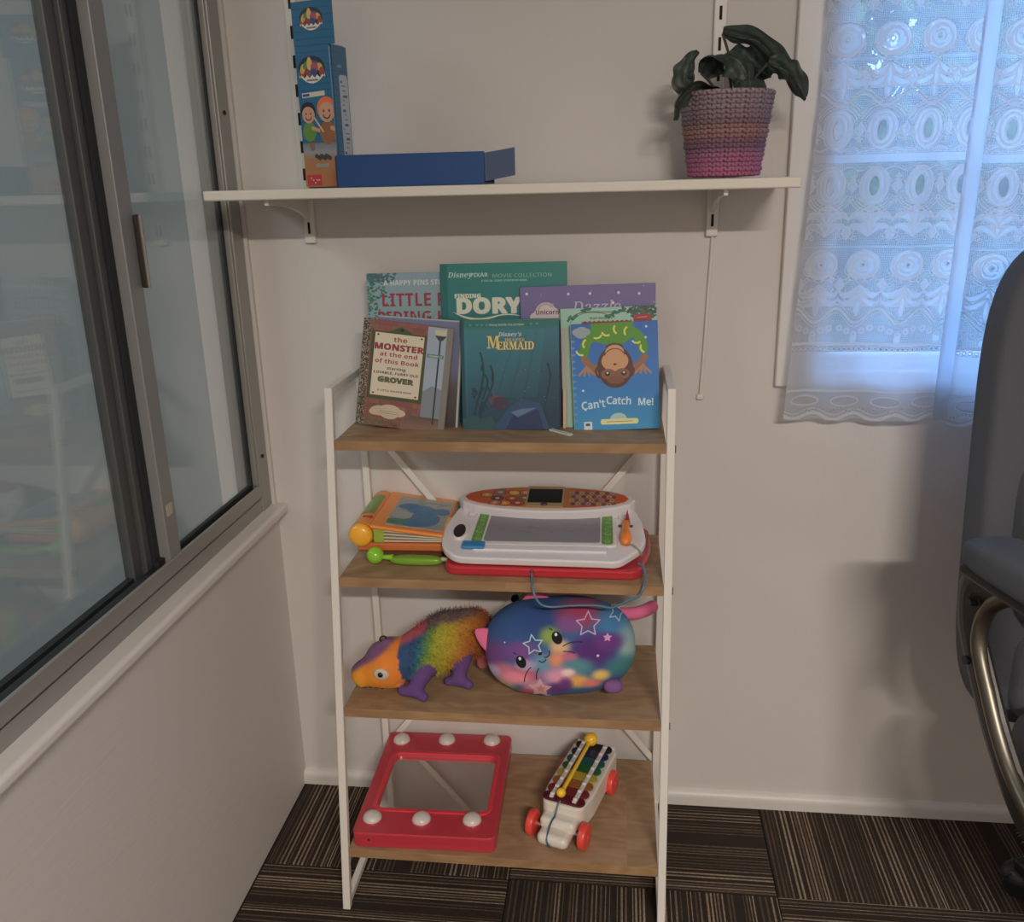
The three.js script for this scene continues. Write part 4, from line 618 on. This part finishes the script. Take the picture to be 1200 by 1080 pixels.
  const st = []; for (const [x, w] of [[0.03, 0.008], [0.042, 0.006], [0.055, 0.005], [0.067, 0.004]]) { const y = 0.014 + 0.02 * (x - 0.02); st.push(new THREE.SphereGeometry(0.0026, 8, 6).scale(w / 0.004, 0.7, 0.7).translate(x, y, onSkin(x, y))); }
  mesh('mouth_stitches', merge(st), gasket, t);
  mesh('hanging_loop', new THREE.TorusGeometry(0.006, 0.0016, 8, 20), gasket, t, [0.066, 0.106, -0.004], [0.2, 0.4, 0]); mesh('loop_tail', tube([[0.07, 0.101, -0.003], [0.076, 0.096, 0.001], [0.082, 0.09, 0.008]], 0.0014, 10, 6), gasket, t);
}
{
  const t = thing('plush_cat', 'round tie-dye plush cat with pink ears, whiskers and star prints', 'plush toy', [0.6295, Y3 + 0.092, 0.212]);
  t.rotation.set(-0.3, 0.0, 0.07);
  const A = 0.146, B = 0.094, Cz = 0.074, pr = 2.35;
  const tex = cv(1200, 800, (x, w, h) => {
    x.fillStyle = C(52, 84, 130); x.fillRect(0, 0, w, h);
    const soft = (a, b, r, q, c) => { const g = x.createRadialGradient(0, 0, r * 0.2, 0, 0, (r *= 1.18)); for (const [q1, q2] of [[0, 0.98], [0.25, 0.92], [0.5, 0.68], [0.75, 0.28], [1, 0]]) g.addColorStop(q1, C(...c, q2)); x.save(); x.translate(a * w, b * h); x.scale(1, q); x.fillStyle = g; x.beginPath(); x.arc(0, 0, r, 0, 7); x.fill(); x.restore(); };
    soft(0.2, 0.3, 260, 0.8, [42, 72, 122]); soft(0.42, 0.2, 240, 0.7, [34, 62, 116]); soft(0.66, 0.15, 220, 0.55, [148, 50, 82]); soft(0.58, 0.24, 110, 0.7, [110, 66, 120]); soft(0.88, 0.24, 180, 1.3, [52, 108, 152]); soft(0.95, 0.5, 110, 1.8, [124, 152, 150]);
    soft(0.72, 0.5, 200, 0.75, [74, 34, 100]); soft(0.82, 0.43, 130, 0.6, [92, 44, 112]); soft(0.08, 0.52, 190, 0.7, [96, 54, 112]); soft(0.28, 0.48, 150, 0.6, [104, 60, 124]); soft(0.16, 0.7, 150, 0.6, [178, 96, 112]); soft(0.3, 0.72, 120, 0.8, [176, 84, 100]); soft(0.13, 0.84, 120, 0.7, [150, 140, 112]);
    soft(0.4, 0.6, 110, 0.8, [86, 124, 150]); soft(0.46, 0.34, 90, 0.9, [120, 140, 60]); soft(0.52, 0.45, 90, 0.8, [190, 150, 110]); soft(0.5, 0.57, 80, 1, [200, 120, 84]); soft(0.58, 0.56, 70, 0.8, [182, 84, 110]); soft(0.62, 0.65, 140, 0.6, [66, 120, 128]); soft(0.9, 0.68, 140, 0.7, [52, 108, 112]); soft(0.5, 0.74, 150, 0.6, [196, 128, 150]); soft(0.22, 0.76, 130, 0.5, [206, 120, 134]); soft(0.3, 0.62, 90, 0.6, [150, 130, 160]); soft(0.56, 0.7, 60, 0.6, [214, 176, 170]); soft(0.07, 0.7, 80, 0.8, [150, 140, 170]); soft(0.62, 0.8, 110, 0.6, [206, 150, 70]); soft(0.76, 0.75, 80, 0.7, [206, 170, 80]); soft(0.7, 0.83, 90, 0.5, [200, 108, 96]); soft(0.35, 0.85, 120, 0.6, [176, 120, 134]); soft(0.48, 0.87, 100, 0.6, [88, 46, 108]); soft(0.28, 0.92, 90, 0.5, [168, 70, 90]); soft(0.54, 0.82, 60, 1, [96, 50, 112]);
    star(x, 0.355 * w, 0.42 * h, 78, -0.15, null, C(140, 172, 180), 9); star(x, 0.7 * w, 0.25 * h, 92, 0.05, null, C(172, 140, 178), 9); star(x, 0.885 * w, 0.17 * h, 66, 0.5, null, C(140, 166, 180), 8); star(x, 0.815 * w, 0.385 * h, 36, 0.1, C(186, 130, 172)); star(x, 0.375 * w, 0.87 * h, 96, 0.1, C(184, 140, 146)); star(x, 0.38 * w, 0.87 * h, 40, 0.1, C(170, 112, 108)); star(x, 0.42 * w, 0.99 * h, 34, 0.2, null, C(150, 170, 176), 8); star(x, 0.75 * w, 0.55 * h, 14, 0, C(190, 180, 190)); star(x, 0.17 * w, 0.4 * h, 9, 0, C(190, 180, 190));
    for (const [a, b] of [[0.27, 0.585], [0.505, 0.36]]) { blob(x, a * w, b * h, 38, 50, C(14, 12, 18), -0.35); blob(x, (a - 0.006) * w, (b - 0.032) * h, 11, 13, C(186, 184, 186)); line(x, [[(a - 0.045) * w, (b - 0.09) * h], [(a - 0.028) * w, (b - 0.075) * h]], C(20, 18, 26), 7); }
    blob(x, 0.395 * w, 0.505 * h, 16, 11, C(20, 16, 22), -0.5); x.strokeStyle = C(20, 16, 22); x.lineWidth = 8; x.beginPath(); x.arc(0.425 * w, 0.5 * h, 34, -0.4, 1.7); x.stroke(); x.beginPath(); x.arc(0.405 * w, 0.55 * h, 30, 0.4, 2.4); x.stroke();
    for (const p of [[0.54, 0.44, 0.58, 0.4, 0.62, 0.4, 0.66, 0.41], [0.54, 0.49, 0.57, 0.49, 0.59, 0.5, 0.61, 0.51], [0.28, 0.79, 0.285, 0.73, 0.3, 0.68, 0.33, 0.64], [0.36, 0.76, 0.36, 0.71, 0.365, 0.68, 0.38, 0.65]]) curve(x, p.map((q, i) => q * (i % 2 ? h : w)), C(24, 20, 36), 7);
  });
  let g = puff(2, 2, 2, pr, 34); deform(g, (v) => { const e = 1 - 0.08 * v.x * (v.x < 0 ? 1 : -0.2); v.set(v.x * A, v.y * B * e, v.z * Cz); v.y += 0.012 * Math.max(0, -v.y / B) * (v.x + 0.02) / A * 0; v.addScaledVector(V(0, 1, 0), 0.0025 * noise.noise(v.x * 20, v.y * 20, 1)); });
  uvBy(g, (v) => [v.x / (2.06 * A) + 0.5, v.y / (2.06 * B) + 0.5]);
  const cloth = std(0xffffff, 0.85, { map: tex });
  mesh('body', g, cloth, t);
  const pinkM = std(col(196, 88, 124), 0.9);
  const ear = (p, r, w, h) => { const e = deform(puff(2, 2, 2, 2.2, 10), (v) => { const k = (1 - (v.y + 1) * 0.34); v.set(v.x * w * k, v.y * h, v.z * 0.012 * k); }); mesh('ear', e, pinkM, t, p, r); };
  ear([-0.138, 0.022, 0.02], [0, 0.2, 0.95], 0.031, 0.028); ear([-0.045, 0.088, 0.006], [-0.2, 0, 0.22], 0.046, 0.017);
  mesh('tail', tube([[0.12, 0.052, -0.02], [0.15, 0.052, -0.02], [0.168, 0.056, -0.022], [0.182, 0.062, -0.025]], 0.0125, 30, 14), pinkM, t);
  mesh('tail_end', new THREE.SphereGeometry(0.0125, 14, 10), pinkM, t, [0.182, 0.062, -0.025]);
  for (const [p, c] of [[[0.1, -0.072, 0.045], [108, 70, 118]]]) mesh('foot', puff(0.036, 0.026, 0.034, 2.4, 10), std(col(...c), 0.9), t, p);
}

// ---------------------------------------------------------------- bottom tier: toy mirror, xylophone
const Y4 = LV[3] + 0.0004;
{
  const t = thing('toy_mirror', 'red plastic toy vanity mirror with six white knob lights lying on the bottom shelf', 'toy', [0.367, Y4, 0.186], 0.02);
  const w = 0.276, d = 0.335, h = 0.033, red = plastic(col(168, 44, 56), 0.3);
  const o = roundedOutline([[-w / 2, -d / 2], [w / 2, -d / 2], [w / 2, d / 2], [-w / 2, d / 2]], 0.012), hole = new THREE.Path(roundedOutline([[-0.112, -0.098], [0.118, -0.098], [0.118, 0.088], [-0.112, 0.088]], 0.02).getPoints(8)); o.holes.push(hole);
  mesh('frame', slab(o, h, 0.0035), red, t);
  mesh('back_plate', rbox(-0.13, 0.134, 0.001, 0.02, -0.11, 0.12, 0.002), red, t);
  const lip = roundedOutline([[-0.118, -0.104], [0.124, -0.104], [0.124, 0.094], [-0.118, 0.094]], 0.024); lip.holes.push(new THREE.Path(roundedOutline([[-0.112, -0.098], [0.118, -0.098], [0.118, 0.088], [-0.112, 0.088]], 0.02).getPoints(8)));
  mesh('mirror_rim', slab(lip, 0.006, 0.0018).translate(0, h - 0.003, 0), plastic(col(190, 46, 58), 0.25), t);
  mesh('mirror_glass', rbox(-0.113, 0.119, 0.02, 0.0265, -0.089, 0.099, 0.001, 1), std(new THREE.Color(0.86, 0.85, 0.83), 0.045, { metalness: 1 }), t);
  for (const [x, z] of [[-0.107, -0.134], [-0.004, -0.139], [0.098, -0.143], [-0.11, 0.128], [-0.011, 0.126], [0.09, 0.122]]) { const c = mesh('light_knob', deform(new THREE.SphereGeometry(0.019, 24, 16), (v) => { v.y *= 0.72; }), phys(new THREE.Color(0.72, 0.66, 0.62), 0.25, { clearcoat: 0.6 }), t, [x, h + 0.002, z]); mesh('knob_ring', new THREE.TorusGeometry(0.019, 0.002, 8, 28).rotateX(Math.PI / 2), red, c, [0, -0.002, 0]); }
  mesh('battery_tab', rb(0.034, 0.006, 0.003, 0.001), plastic(col(120, 26, 34)), t, [0.07, 0.006, d / 2]); mesh('screw_hole', new THREE.CylinderGeometry(0.002, 0.002, 0.002, 10).rotateX(Math.PI / 2), darkHole, t, [-0.108, 0.018, d / 2 + 0.0035]);
}
{
  const t = thing('toy_xylophone', 'white pull-along toy xylophone with rainbow bars and red wheels', 'toy', [0.656, Y4, 0.222], -0.3);
  const ivory = plastic(new THREE.Color(0.76, 0.70, 0.60), 0.35), red = plastic(col(200, 56, 46), 0.35);
  const prof = roundedOutline([[-0.037, -0.066], [0.037, -0.066], [0.045, -0.02], [0.044, 0.14], [-0.044, 0.14], [-0.045, -0.02]], 0.012);
  const base = slab(prof, 0.05, 0.005).translate(0, 0.018, 0); mesh('body', base, ivory, t);
  mesh('nose', merge([rbox(-0.037, 0.037, 0.022, 0.05, 0.05, 0.098, 0.01, 4), rbox(-0.032, 0.032, 0.01, 0.036, 0.07, 0.128, 0.012, 4)]), ivory, t);
  for (const [x, z] of [[-0.05, -0.088], [0.05, -0.088], [-0.05, 0.088], [0.05, 0.088]]) { const wh = mesh('wheel', new THREE.LatheGeometry([[0.0001, -0.008], [0.022, -0.008], [0.026, -0.005], [0.026, 0.005], [0.022, 0.008], [0.0001, 0.008]].map((p) => new THREE.Vector2(...p)), 32).rotateZ(Math.PI / 2), red, t, [x * 1.08, 0.0262, z]); mesh('hub', new THREE.CylinderGeometry(0.006, 0.006, 0.019, 16).rotateZ(Math.PI / 2), red, wh); }
  mesh('axles', merge([-0.088, 0.088].map((z) => new THREE.CylinderGeometry(0.003, 0.003, 0.1, 10).rotateZ(Math.PI / 2).translate(0, 0.0262, z))), aluminium, t);
  const cs = [[22, 24, 46], [26, 38, 78], [18, 78, 84], [30, 88, 48], [158, 142, 44], [140, 84, 40], [112, 34, 38], [86, 22, 38]];
  cs.forEach((c, i) => { const z = -0.128 + i * 0.0262, wd = 0.078 + 0.0012 * i, s = new THREE.Shape(); s.absarc(-wd / 2 + 0.0115, 0, 0.0115, Math.PI / 2, Math.PI * 1.5); s.absarc(wd / 2 - 0.0115, 0, 0.0115, -Math.PI / 2, Math.PI / 2); mesh('tone_bar', slab(s, 0.004, 0.001).translate(0, 0.0705, z), std(col(...c, 1.2), 0.3, { metalness: 0.15 }), t); });
  for (const s of [-1, 1]) { const r = mesh('rail', rbox(-0.0045, 0.0045, 0, 0.005, -0.138, 0.064, 0.002), plastic(new THREE.Color(0.70, 0.64, 0.62), 0.35), t, [s * 0.024, 0.0742, 0]); for (let i = 0; i < 8; i++) mesh('rail_stud', new THREE.SphereGeometry(0.005, 12, 8).scale(1, 0.55, 1), plastic(new THREE.Color(0.78, 0.72, 0.72), 0.25), r, [0, 0.005, -0.128 + i * 0.0262]); }
  mesh('end_wall', rbox(-0.042, 0.042, 0.06, 0.0735, -0.1445, -0.139, 0.003), ivory, t);
  mesh('pull_cord', tube([[-0.003, 0.0755, 0.066], [-0.006, 0.07, 0.072], [-0.007, 0.053, 0.088], [-0.009, 0.0505, 0.096], [-0.01, 0.038, 0.116], [-0.008, 0.026, 0.129], [0.0, 0.014, 0.1295]], 0.0019, 40, 6), plastic(col(40, 74, 92)), t);
}
{
  const t = thing('toy_mallet', 'yellow plastic mallet with a ball at each end lying on the xylophone bars', 'mallet', [0.659, Y4 + 0.078, 0.203], 0);
  const y = plastic(col(214, 166, 26), 0.28), a = V(0.028, 0.008, -0.112), b = V(-0.025, 0.004, 0.068), c = V(-0.012, 0.004, 0.025), dir = b.clone().sub(a).normalize();
  mesh('stick', tube([a.toArray(), a.clone().lerp(b, 0.5).toArray(), b.toArray()], 0.0042, 12, 10), y, t);
  mesh('ball', new THREE.SphereGeometry(0.0145, 24, 18), y, t, a.toArray()); mesh('end_knob', new THREE.SphereGeometry(0.0095, 20, 14), y, t, b.clone().add(V(0, 0.002, 0)).toArray());
}

// ---------------------------------------------------------------- lace curtains
{
  // one repeat of the lace, from the hem (bottom) upwards; white = thread, dark = open net
  const LW = 192, LH = 2048, span = 0.80, yOf = (m) => LH - m / span * LH; // m = metres above the hem
  const lace = cv(LW, LH, (x, w, h) => {
    x.fillStyle = 'rgb(214,214,214)'; x.fillRect(0, 0, w, h);
    for (let j = 0; j < h; j += 8) for (let i = 0; i < w; i += 8) { x.fillStyle = 'rgb(150,150,150)'; x.fillRect(i + 2, j + 2, 5, 5); }
    const th = 'rgb(255,255,255)', mid = 'rgb(236,236,236)', open = 'rgb(120,120,120)';
    const wrap = (f) => { for (const d of [-w, 0, w]) { x.save(); x.translate(d, 0); f(); x.restore(); } };
    const ell = (cx, cy, rx, ry, lw, fill, st = th) => wrap(() => { x.beginPath(); x.ellipse(cx, cy, rx, ry, 0, 0, 7); if (fill) { x.fillStyle = fill; x.fill(); } if (lw) { x.strokeStyle = st; x.lineWidth = lw; x.stroke(); } });
    const arc = (cx, cy, r, a, b, lw, st = th) => wrap(() => { x.beginPath(); x.arc(cx, cy, r, a, b); x.strokeStyle = st; x.lineWidth = lw; x.stroke(); });
    const rose = (m) => { const y = yOf(m); ell(96, y, 74, 66, 7, mid); ell(98, y + 6, 55, 48, 8, mid); for (const [r, a] of [[62, 0.2], [48, 2.6], [36, 0.9], [24, 3.4], [13, 1.2]]) arc(96, y, r, a, a + 3.6, 7); ell(96, y, 9, 9, 6, open); for (let k = 0; k < 5; k++) { const a = 0.5 + k * 0.55; wrap(() => { x.beginPath(); x.arc(96 + 60 * Math.cos(a), y + 56 * Math.sin(a), 26, a - 1.4, a + 1.4); x.strokeStyle = th; x.lineWidth = 6; x.stroke(); }); } };
    const leaves = (m, up) => { const y = yOf(m); for (const [sx, r] of [[1, 30], [-1, 30], [1, 52], [-1, 52], [1, 74], [-1, 74]]) wrap(() => { x.beginPath(); x.moveTo(96, y); x.bezierCurveTo(96 + sx * r * 0.3, y - up * 70, 96 + sx * r * 1.2, y - up * 80, 96 + sx * r * 1.25, y - up * 24); x.bezierCurveTo(96 + sx * r, y - up * 50, 96 + sx * r * 0.6, y - up * 30, 96, y); x.fillStyle = mid; x.fill(); x.strokeStyle = th; x.lineWidth = 6; x.stroke(); }); wrap(() => { x.beginPath(); x.ellipse(96, y - up * 60, 12, 44, 0, 0, 7); x.fillStyle = mid; x.fill(); x.strokeStyle = th; x.lineWidth = 6; x.stroke(); }); };
    const oval = (m, up) => { const y = yOf(m); ell(96, y, 64, 84, 6, mid); ell(96, y, 46, 66, 10, null); ell(96, y, 24, 46, 9, open); for (let k = 0; k < 4; k++) { arc(96, y - up * 8, 74 + k * 13, up > 0 ? 3.5 : 0.35, up > 0 ? 5.9 : 2.8, 6); } wrap(() => { star(x, 0, y + up * 40, 22, 0, 'rgb(255,255,255)'); }); };
    const waves = (m, amp, lw, per = 2, ph = 0) => { x.beginPath(); for (let i = -8; i <= w + 8; i += 4) x.lineTo(i, yOf(m) + amp * Math.sin(i / w * Math.PI * 2 * per + ph)); x.strokeStyle = th; x.lineWidth = lw; x.stroke(); };
    const solid = (m0, m1, c = 'rgb(226,226,226)') => { x.fillStyle = c; x.fillRect(0, yOf(m1), w, yOf(m0) - yOf(m1)); };
    solid(0, 0.05, 'rgb(196,196,196)'); waves(0.006, 12, 16, 1); waves(0.014, 12, 6, 1); ell(96, yOf(0.034), 66, 24, 9, 'rgb(150,150,150)'); for (let i = 0; i < 12; i++) ell(i * 16, yOf(0.018) + 10 * Math.sin(i), 5, 5, 3, open);
    solid(0.056, 0.128); solid(0.051, 0.056, th); for (let i = 0; i < 8; i++) ell(12 + i * 24, yOf(0.134), 8, 8, 5, open); solid(0.141, 0.146, th);
    for (const [i, dy] of [[24, -8], [60, 6], [96, 22], [132, 6], [168, -8]]) { ell(i, yOf(0.17) + dy, 13, 14, 6, mid); ell(i, yOf(0.17) + dy, 5, 5, 4, open); } ell(96, yOf(0.153), 14, 18, 5, mid); waves(0.196, 34, 12, 1, -1.57); waves(0.204, 34, 5, 1, -1.57); waves(0.188, 34, 5, 1, -1.57);
    leaves(0.252, -1); leaves(0.236, -1); rose(0.288); leaves(0.338, 1); leaves(0.357, 1); solid(0.318, 0.322, 'rgb(210,210,210)');
    const scroll = (m, up) => { const y = yOf(m); for (const sx of [-1, 1]) for (const [q, r] of [[0, 20], [18, 13], [34, 9]]) arc(sx < 0 ? q : w - q, y - up * q * 0.7, r, 0, 6.3, 5); wrap(() => { poly(x, [[0, y - 34], [20, y], [0, y + 34], [-20, y]], mid); line(x, [[0, y - 34], [20, y], [0, y + 34], [-20, y], [0, y - 34]], th, 5); line(x, [[0, y - 20], [0, y + 20]], th, 5); line(x, [[-10, y], [10, y]], th, 5); }); };
    scroll(0.252, 1); scroll(0.345, -1);
    waves(0.38, 26, 12, 1, 1.57); waves(0.388, 26, 5, 1, 1.57); oval(0.4255, -1); scroll(0.425, 1);
    waves(0.455, 8, 7, 2); solid(0.465, 0.479, 'rgb(232,232,232)'); waves(0.488, 8, 7, 2);
    oval(0.519, 1); scroll(0.52, -1); waves(0.568, 26, 12, 1, -1.57); waves(0.576, 26, 5, 1, -1.57); leaves(0.612, -1); leaves(0.628, -1); scroll(0.6, 1); solid(0.632, 0.636, 'rgb(210,210,210)'); rose(0.664); leaves(0.715, 1); leaves(0.735, 1); scroll(0.72, -1); leaves(0.78, -1);
  }, false);
  lace.wrapS = lace.wrapT = THREE.RepeatWrapping;
  // thick outline threads let less light through than the fine net between them
  const dense = cv(LW, LH, (x) => { const a = lace.image.getContext('2d').getImageData(0, 0, LW, LH); for (let i = 0; i < a.data.length; i += 4) { const q = a.data[i], t = q < 238 ? 255 : 255 - (q - 238) * 7.5; a.data[i] = a.data[i + 1] = a.data[i + 2] = t; } x.putImageData(a, 0, 0); }, false);
  dense.wrapS = dense.wrapT = THREE.RepeatWrapping;
  const cloth = phys(new THREE.Color(0.70, 0.75, 0.83), 0.95, { alphaMap: lace, transparent: true, transmission: 0.66, transmissionMap: dense, thickness: 0, bumpMap: lace, bumpScale: 0.003, side: THREE.DoubleSide });
  function panel(label, xa, xb, hem, ph, z0) { // xa(y), xb(y): left and right edge
    const t = thing('lace_curtain', label, 'curtain', [0, 0, 0]);
    const top = 2.15, nx = 150, ny = 60, pos = [], uv = [], idx = [];
    for (let j = 0; j <= ny; j++) for (let i = 0; i <= nx; i++) {
      const y = hem + (top - hem) * j / ny, u = i / nx, a = xa(y), b = xb(y), x = a + (b - a) * u, f = 0.007 * Math.sin(x * 26 + ph) + 0.004 * Math.sin(x * 61 + ph * 2) + 0.002 * Math.sin(x * 40 + y * 7);
      pos.push(x, y - (j ? 0 : 0.004 * Math.abs(Math.sin(x * 45))), z0 + f); uv.push((x - a) / 0.0735, (y - hem) / 0.80);
    }
    for (let j = 0; j < ny; j++) for (let i = 0; i < nx; i++) { const a = j * (nx + 1) + i, b = a + nx + 1; idx.push(a, a + 1, b, b, a + 1, b + 1); }
    const g = new THREE.BufferGeometry(); g.setAttribute('position', new THREE.Float32BufferAttribute(pos, 3)); g.setAttribute('uv', new THREE.Float32BufferAttribute(uv, 2)); g.setIndex(idx); g.computeVertexNormals();
    mesh('lace', g, cloth, t); return t;
  }
  const hemCloth = phys(new THREE.Color(0.78, 0.82, 0.88), 0.95, { transmission: 0.72, thickness: 0, side: THREE.DoubleSide });
  const left = panel('white lace curtain panel hanging left of the light fold, beside the plant', (y) => 1.052 + 0.05 * Math.min(0.6, Math.max(0, y - 0.92)), (y) => 1.330 + 0.012 * (y - 0.92), 0.921, 0.4, 0.047);
  const eg = new THREE.BoxGeometry(0.028, 1.229, 0.0012, 4, 60, 1); mesh('plain_selvedge', deform(eg, (v) => { v.y += 1.5345; const x = 1.339 + 0.012 * (v.y - 0.92); v.z += 0.0495 + 0.007 * Math.sin(x * 26 + 0.4) + 0.004 * Math.sin(x * 61 + 0.8); v.x += x; }), hemCloth, left);
  panel('white lace curtain panel hanging right of the light fold, behind the office chair', (y) => 1.349 + 0.012 * (y - 0.92), () => 2.05, 0.914, 2.2, 0.062);
}
// ---------------------------------------------------------------- trees outside the curtained window
{
  const leafG = new THREE.PlaneGeometry(0.16, 0.09); const lm = std(new THREE.Color(0.16, 0.26, 0.07), 0.7);
  const tree = (label, x, z, h, r, s) => {
    const t = thing('tree', label, 'tree', [x, -0.3, z]); seed = s;
    mesh('trunk', new THREE.CylinderGeometry(0.06, 0.12, h * 0.7, 10).translate(0, h * 0.35, 0), std(new THREE.Color(0.12, 0.09, 0.06), 0.9), t);
    const n = 2600, im = new THREE.InstancedMesh(leafG, lm, n), m = new THREE.Matrix4(), q = new THREE.Quaternion(); im.name = 'foliage'; im.userData.kind = 'stuff'; im.castShadow = im.receiveShadow = true;
    for (let i = 0; i < n; i++) { const a = rr(0, 6.28), b = Math.acos(rr(-1, 1)), k = r * Math.cbrt(rr(0.15, 1)); q.setFromEuler(new THREE.Euler(rr(0, 6), rr(0, 6), rr(0, 6))); m.compose(V(k * Math.sin(b) * Math.cos(a), h * 0.72 + k * 0.8 * Math.cos(b), k * Math.sin(b) * Math.sin(a)), q, V(1, 1, 1).multiplyScalar(rr(0.7, 1.4))); im.setMatrixAt(i, m); }
    t.add(im);
  };
  const hb = thing('hedge', 'dense clipped green hedge across the garden, dimly seen through the lace curtains', 'hedge', [4.2, -0.3, -7.2]);
  mesh('hedge_core', deform(smooth(new THREE.BoxGeometry(9, 2.1, 0.9, 60, 14, 8)), (v) => { const q = 0.16 * fbm(v.x * 2.2, v.y * 2.2, v.z * 2.2); v.x += q; v.y += q + 1.05; v.z += q; }), std(new THREE.Color(0.08, 0.14, 0.04), 0.9), hb);
  { const n = 5200, im = new THREE.InstancedMesh(leafG, lm, n), m = new THREE.Matrix4(), q = new THREE.Quaternion(); im.name = 'foliage'; im.userData.kind = 'stuff'; im.castShadow = im.receiveShadow = true; seed = 90; for (let i = 0; i < n; i++) { q.setFromEuler(new THREE.Euler(rr(0, 6), rr(0, 6), rr(0, 6))); m.compose(V(rr(-4.5, 4.5), rr(0.05, 2.3), rr(0.4, 0.62)), q, V(1, 1, 1)); im.setMatrixAt(i, m); } hb.add(im); }
  tree('leafy green tree seen dimly through the left lace curtain panel', 2.6, -5.6, 3.2, 1.3, 61); tree('leafy green tree seen dimly through the right lace curtain panel', 4.6, -6.2, 3.6, 1.5, 62);
}
// ---------------------------------------------------------------- office chair
{
  const t = thing('office_chair', 'blue grey fabric office chair with padded armrest and curved metal arm loop', 'chair', [1.655, 0, 0.545], 14 * D);
  const weave = cv(256, 256, (x, w, h) => { for (let j = 0; j < h; j += 2) for (let i = 0; i < w; i += 2) { const v = 120 + 90 * rnd(); x.fillStyle = `rgb(${v | 0},${v | 0},${v | 0})`; x.fillRect(i, j, 2, 2); } }, false); weave.wrapS = weave.wrapT = THREE.RepeatWrapping; weave.repeat.set(6, 6);
  const fab = (c) => std(c, 0.9, { bumpMap: weave, bumpScale: 0.0015 });
  const f1 = fab(new THREE.Color(0.105, 0.112, 0.13)), f2 = fab(new THREE.Color(0.12, 0.125, 0.14)), metal = std(new THREE.Color(0.2, 0.185, 0.15), 0.38, { metalness: 1 }), dark = std(new THREE.Color(0.05, 0.048, 0.045), 0.4, { metalness: 0.5 }), blk = plastic(new THREE.Color(0.012, 0.012, 0.014), 0.45);
  const uvp = (g) => uvBy(g, (v) => [v.x * 2 + v.z * 2, v.y * 2]);
  const recl = (v) => { v.z += -0.3 - (v.y - 0.5) * 0.06; };
  // backrest shell, then the padded head rest, lumbar and lower pads on its front
  mesh('backrest', uvp(deform(puff(0.525, 0.84, 0.095, 5, 26).translate(0, 0.855, 0), recl)), f1, t);
  mesh('headrest_pad', uvp(deform(puff(0.45, 0.31, 0.15, 3.6, 18).translate(0, 1.13, 0.045), recl)), f2, t);
  mesh('lumbar_pad', uvp(deform(puff(0.44, 0.36, 0.14, 4, 18).translate(0, 0.8, 0.045), recl)), f2, t);
  mesh('lower_pad', uvp(deform(puff(0.39, 0.2, 0.12, 4, 14).translate(0, 0.55, 0.03), recl)), f2, t);
  mesh('seat', uvp(deform(puff(0.56, 0.13, 0.54, 4, 20), (v) => { v.y += 0.02 * v.z; }).translate(0, 0.49, 0.04)), f2, t);
  mesh('seat_pan', rb(0.44, 0.03, 0.42, 0.01).translate(0, 0.415, 0.02), blk, t);
  for (const s of [-1, 1]) {
    const arm = mesh('armrest', merge([rb(0.075, 0.02, 0.34, 0.009).translate(0, 0.79, 0)]), dark, t, [s * 0.325, 0, -0.03]);
    mesh('arm_pad', uvp(deform(puff(0.1, 0.06, 0.36, 3.6, 14), (v) => { v.y += -0.35 * v.z * v.z; }).translate(0, 0.827, 0)), f1, arm);
    const loop = []; for (let i = 0; i <= 40; i++) { const u = i / 40; loop.push(u); }
    const path = new THREE.CatmullRomCurve3([[0, 0.782, -0.12], [0, 0.755, -0.172], [0, 0.7, -0.172], [0, 0.62, -0.125], [0, 0.54, -0.065], [0, 0.465, 0.02], [0, 0.46, 0.1], [0, 0.58, 0.165], [0, 0.7, 0.175], [0, 0.775, 0.13]].map((p) => V(...p)));
    const sh = new THREE.Shape(); sh.absellipse(0, 0, 0.014, 0.03, 0, Math.PI * 2);
    mesh('arm_loop', new THREE.ExtrudeGeometry(sh, { steps: 70, extrudePath: path, curveSegments: 8 }), dark, arm);
    mesh('chrome_strip', tube([[s * 0.003, 0.778, -0.085], [s * 0.004, 0.735, -0.13], [s * 0.007, 0.68, -0.137], [s * 0.008, 0.61, -0.098], [s * 0.008, 0.53, -0.036], [s * 0.008, 0.475, 0.04]], 0.0125, 40, 10), metal, arm);
    for (const [y, z] of [[0.735, -0.158], [0.64, -0.148]]) mesh('bolt', new THREE.CylinderGeometry(0.007, 0.007, 0.012, 14).rotateZ(Math.PI / 2), blk, arm, [s * 0.013, y, z]);
  }
  mesh('gas_column', new THREE.CylinderGeometry(0.026, 0.03, 0.3, 20).translate(0, 0.26, 0), blk, t);
  for (let k = 0; k < 5; k++) {
    const a = k * Math.PI * 0.4 + Math.atan2(-0.12, -0.33) - 14 * D, cx = Math.sin(a), cz = Math.cos(a), leg = mesh('base_leg', merge([bar([cx * 0.02, 0.115, cz * 0.02], [cx * 0.35, 0.07, cz * 0.35], 0.045, 0.03)]), blk, t);
    const cast = mesh('caster', merge([-1, 1].map((s) => new THREE.CylinderGeometry(0.028, 0.028, 0.02, 20).rotateZ(Math.PI / 2).translate(s * 0.014, 0, 0))), blk, t, [cx * 0.35, 0.0285, cz * 0.35], [0, a + 0.8, 0]);
    mesh('caster_hood', new THREE.SphereGeometry(0.034, 16, 10, 0, Math.PI * 2, 0, 1.5), blk, cast, [0, 0.004, 0]);
  }
}
renderer.render(scene, camera);
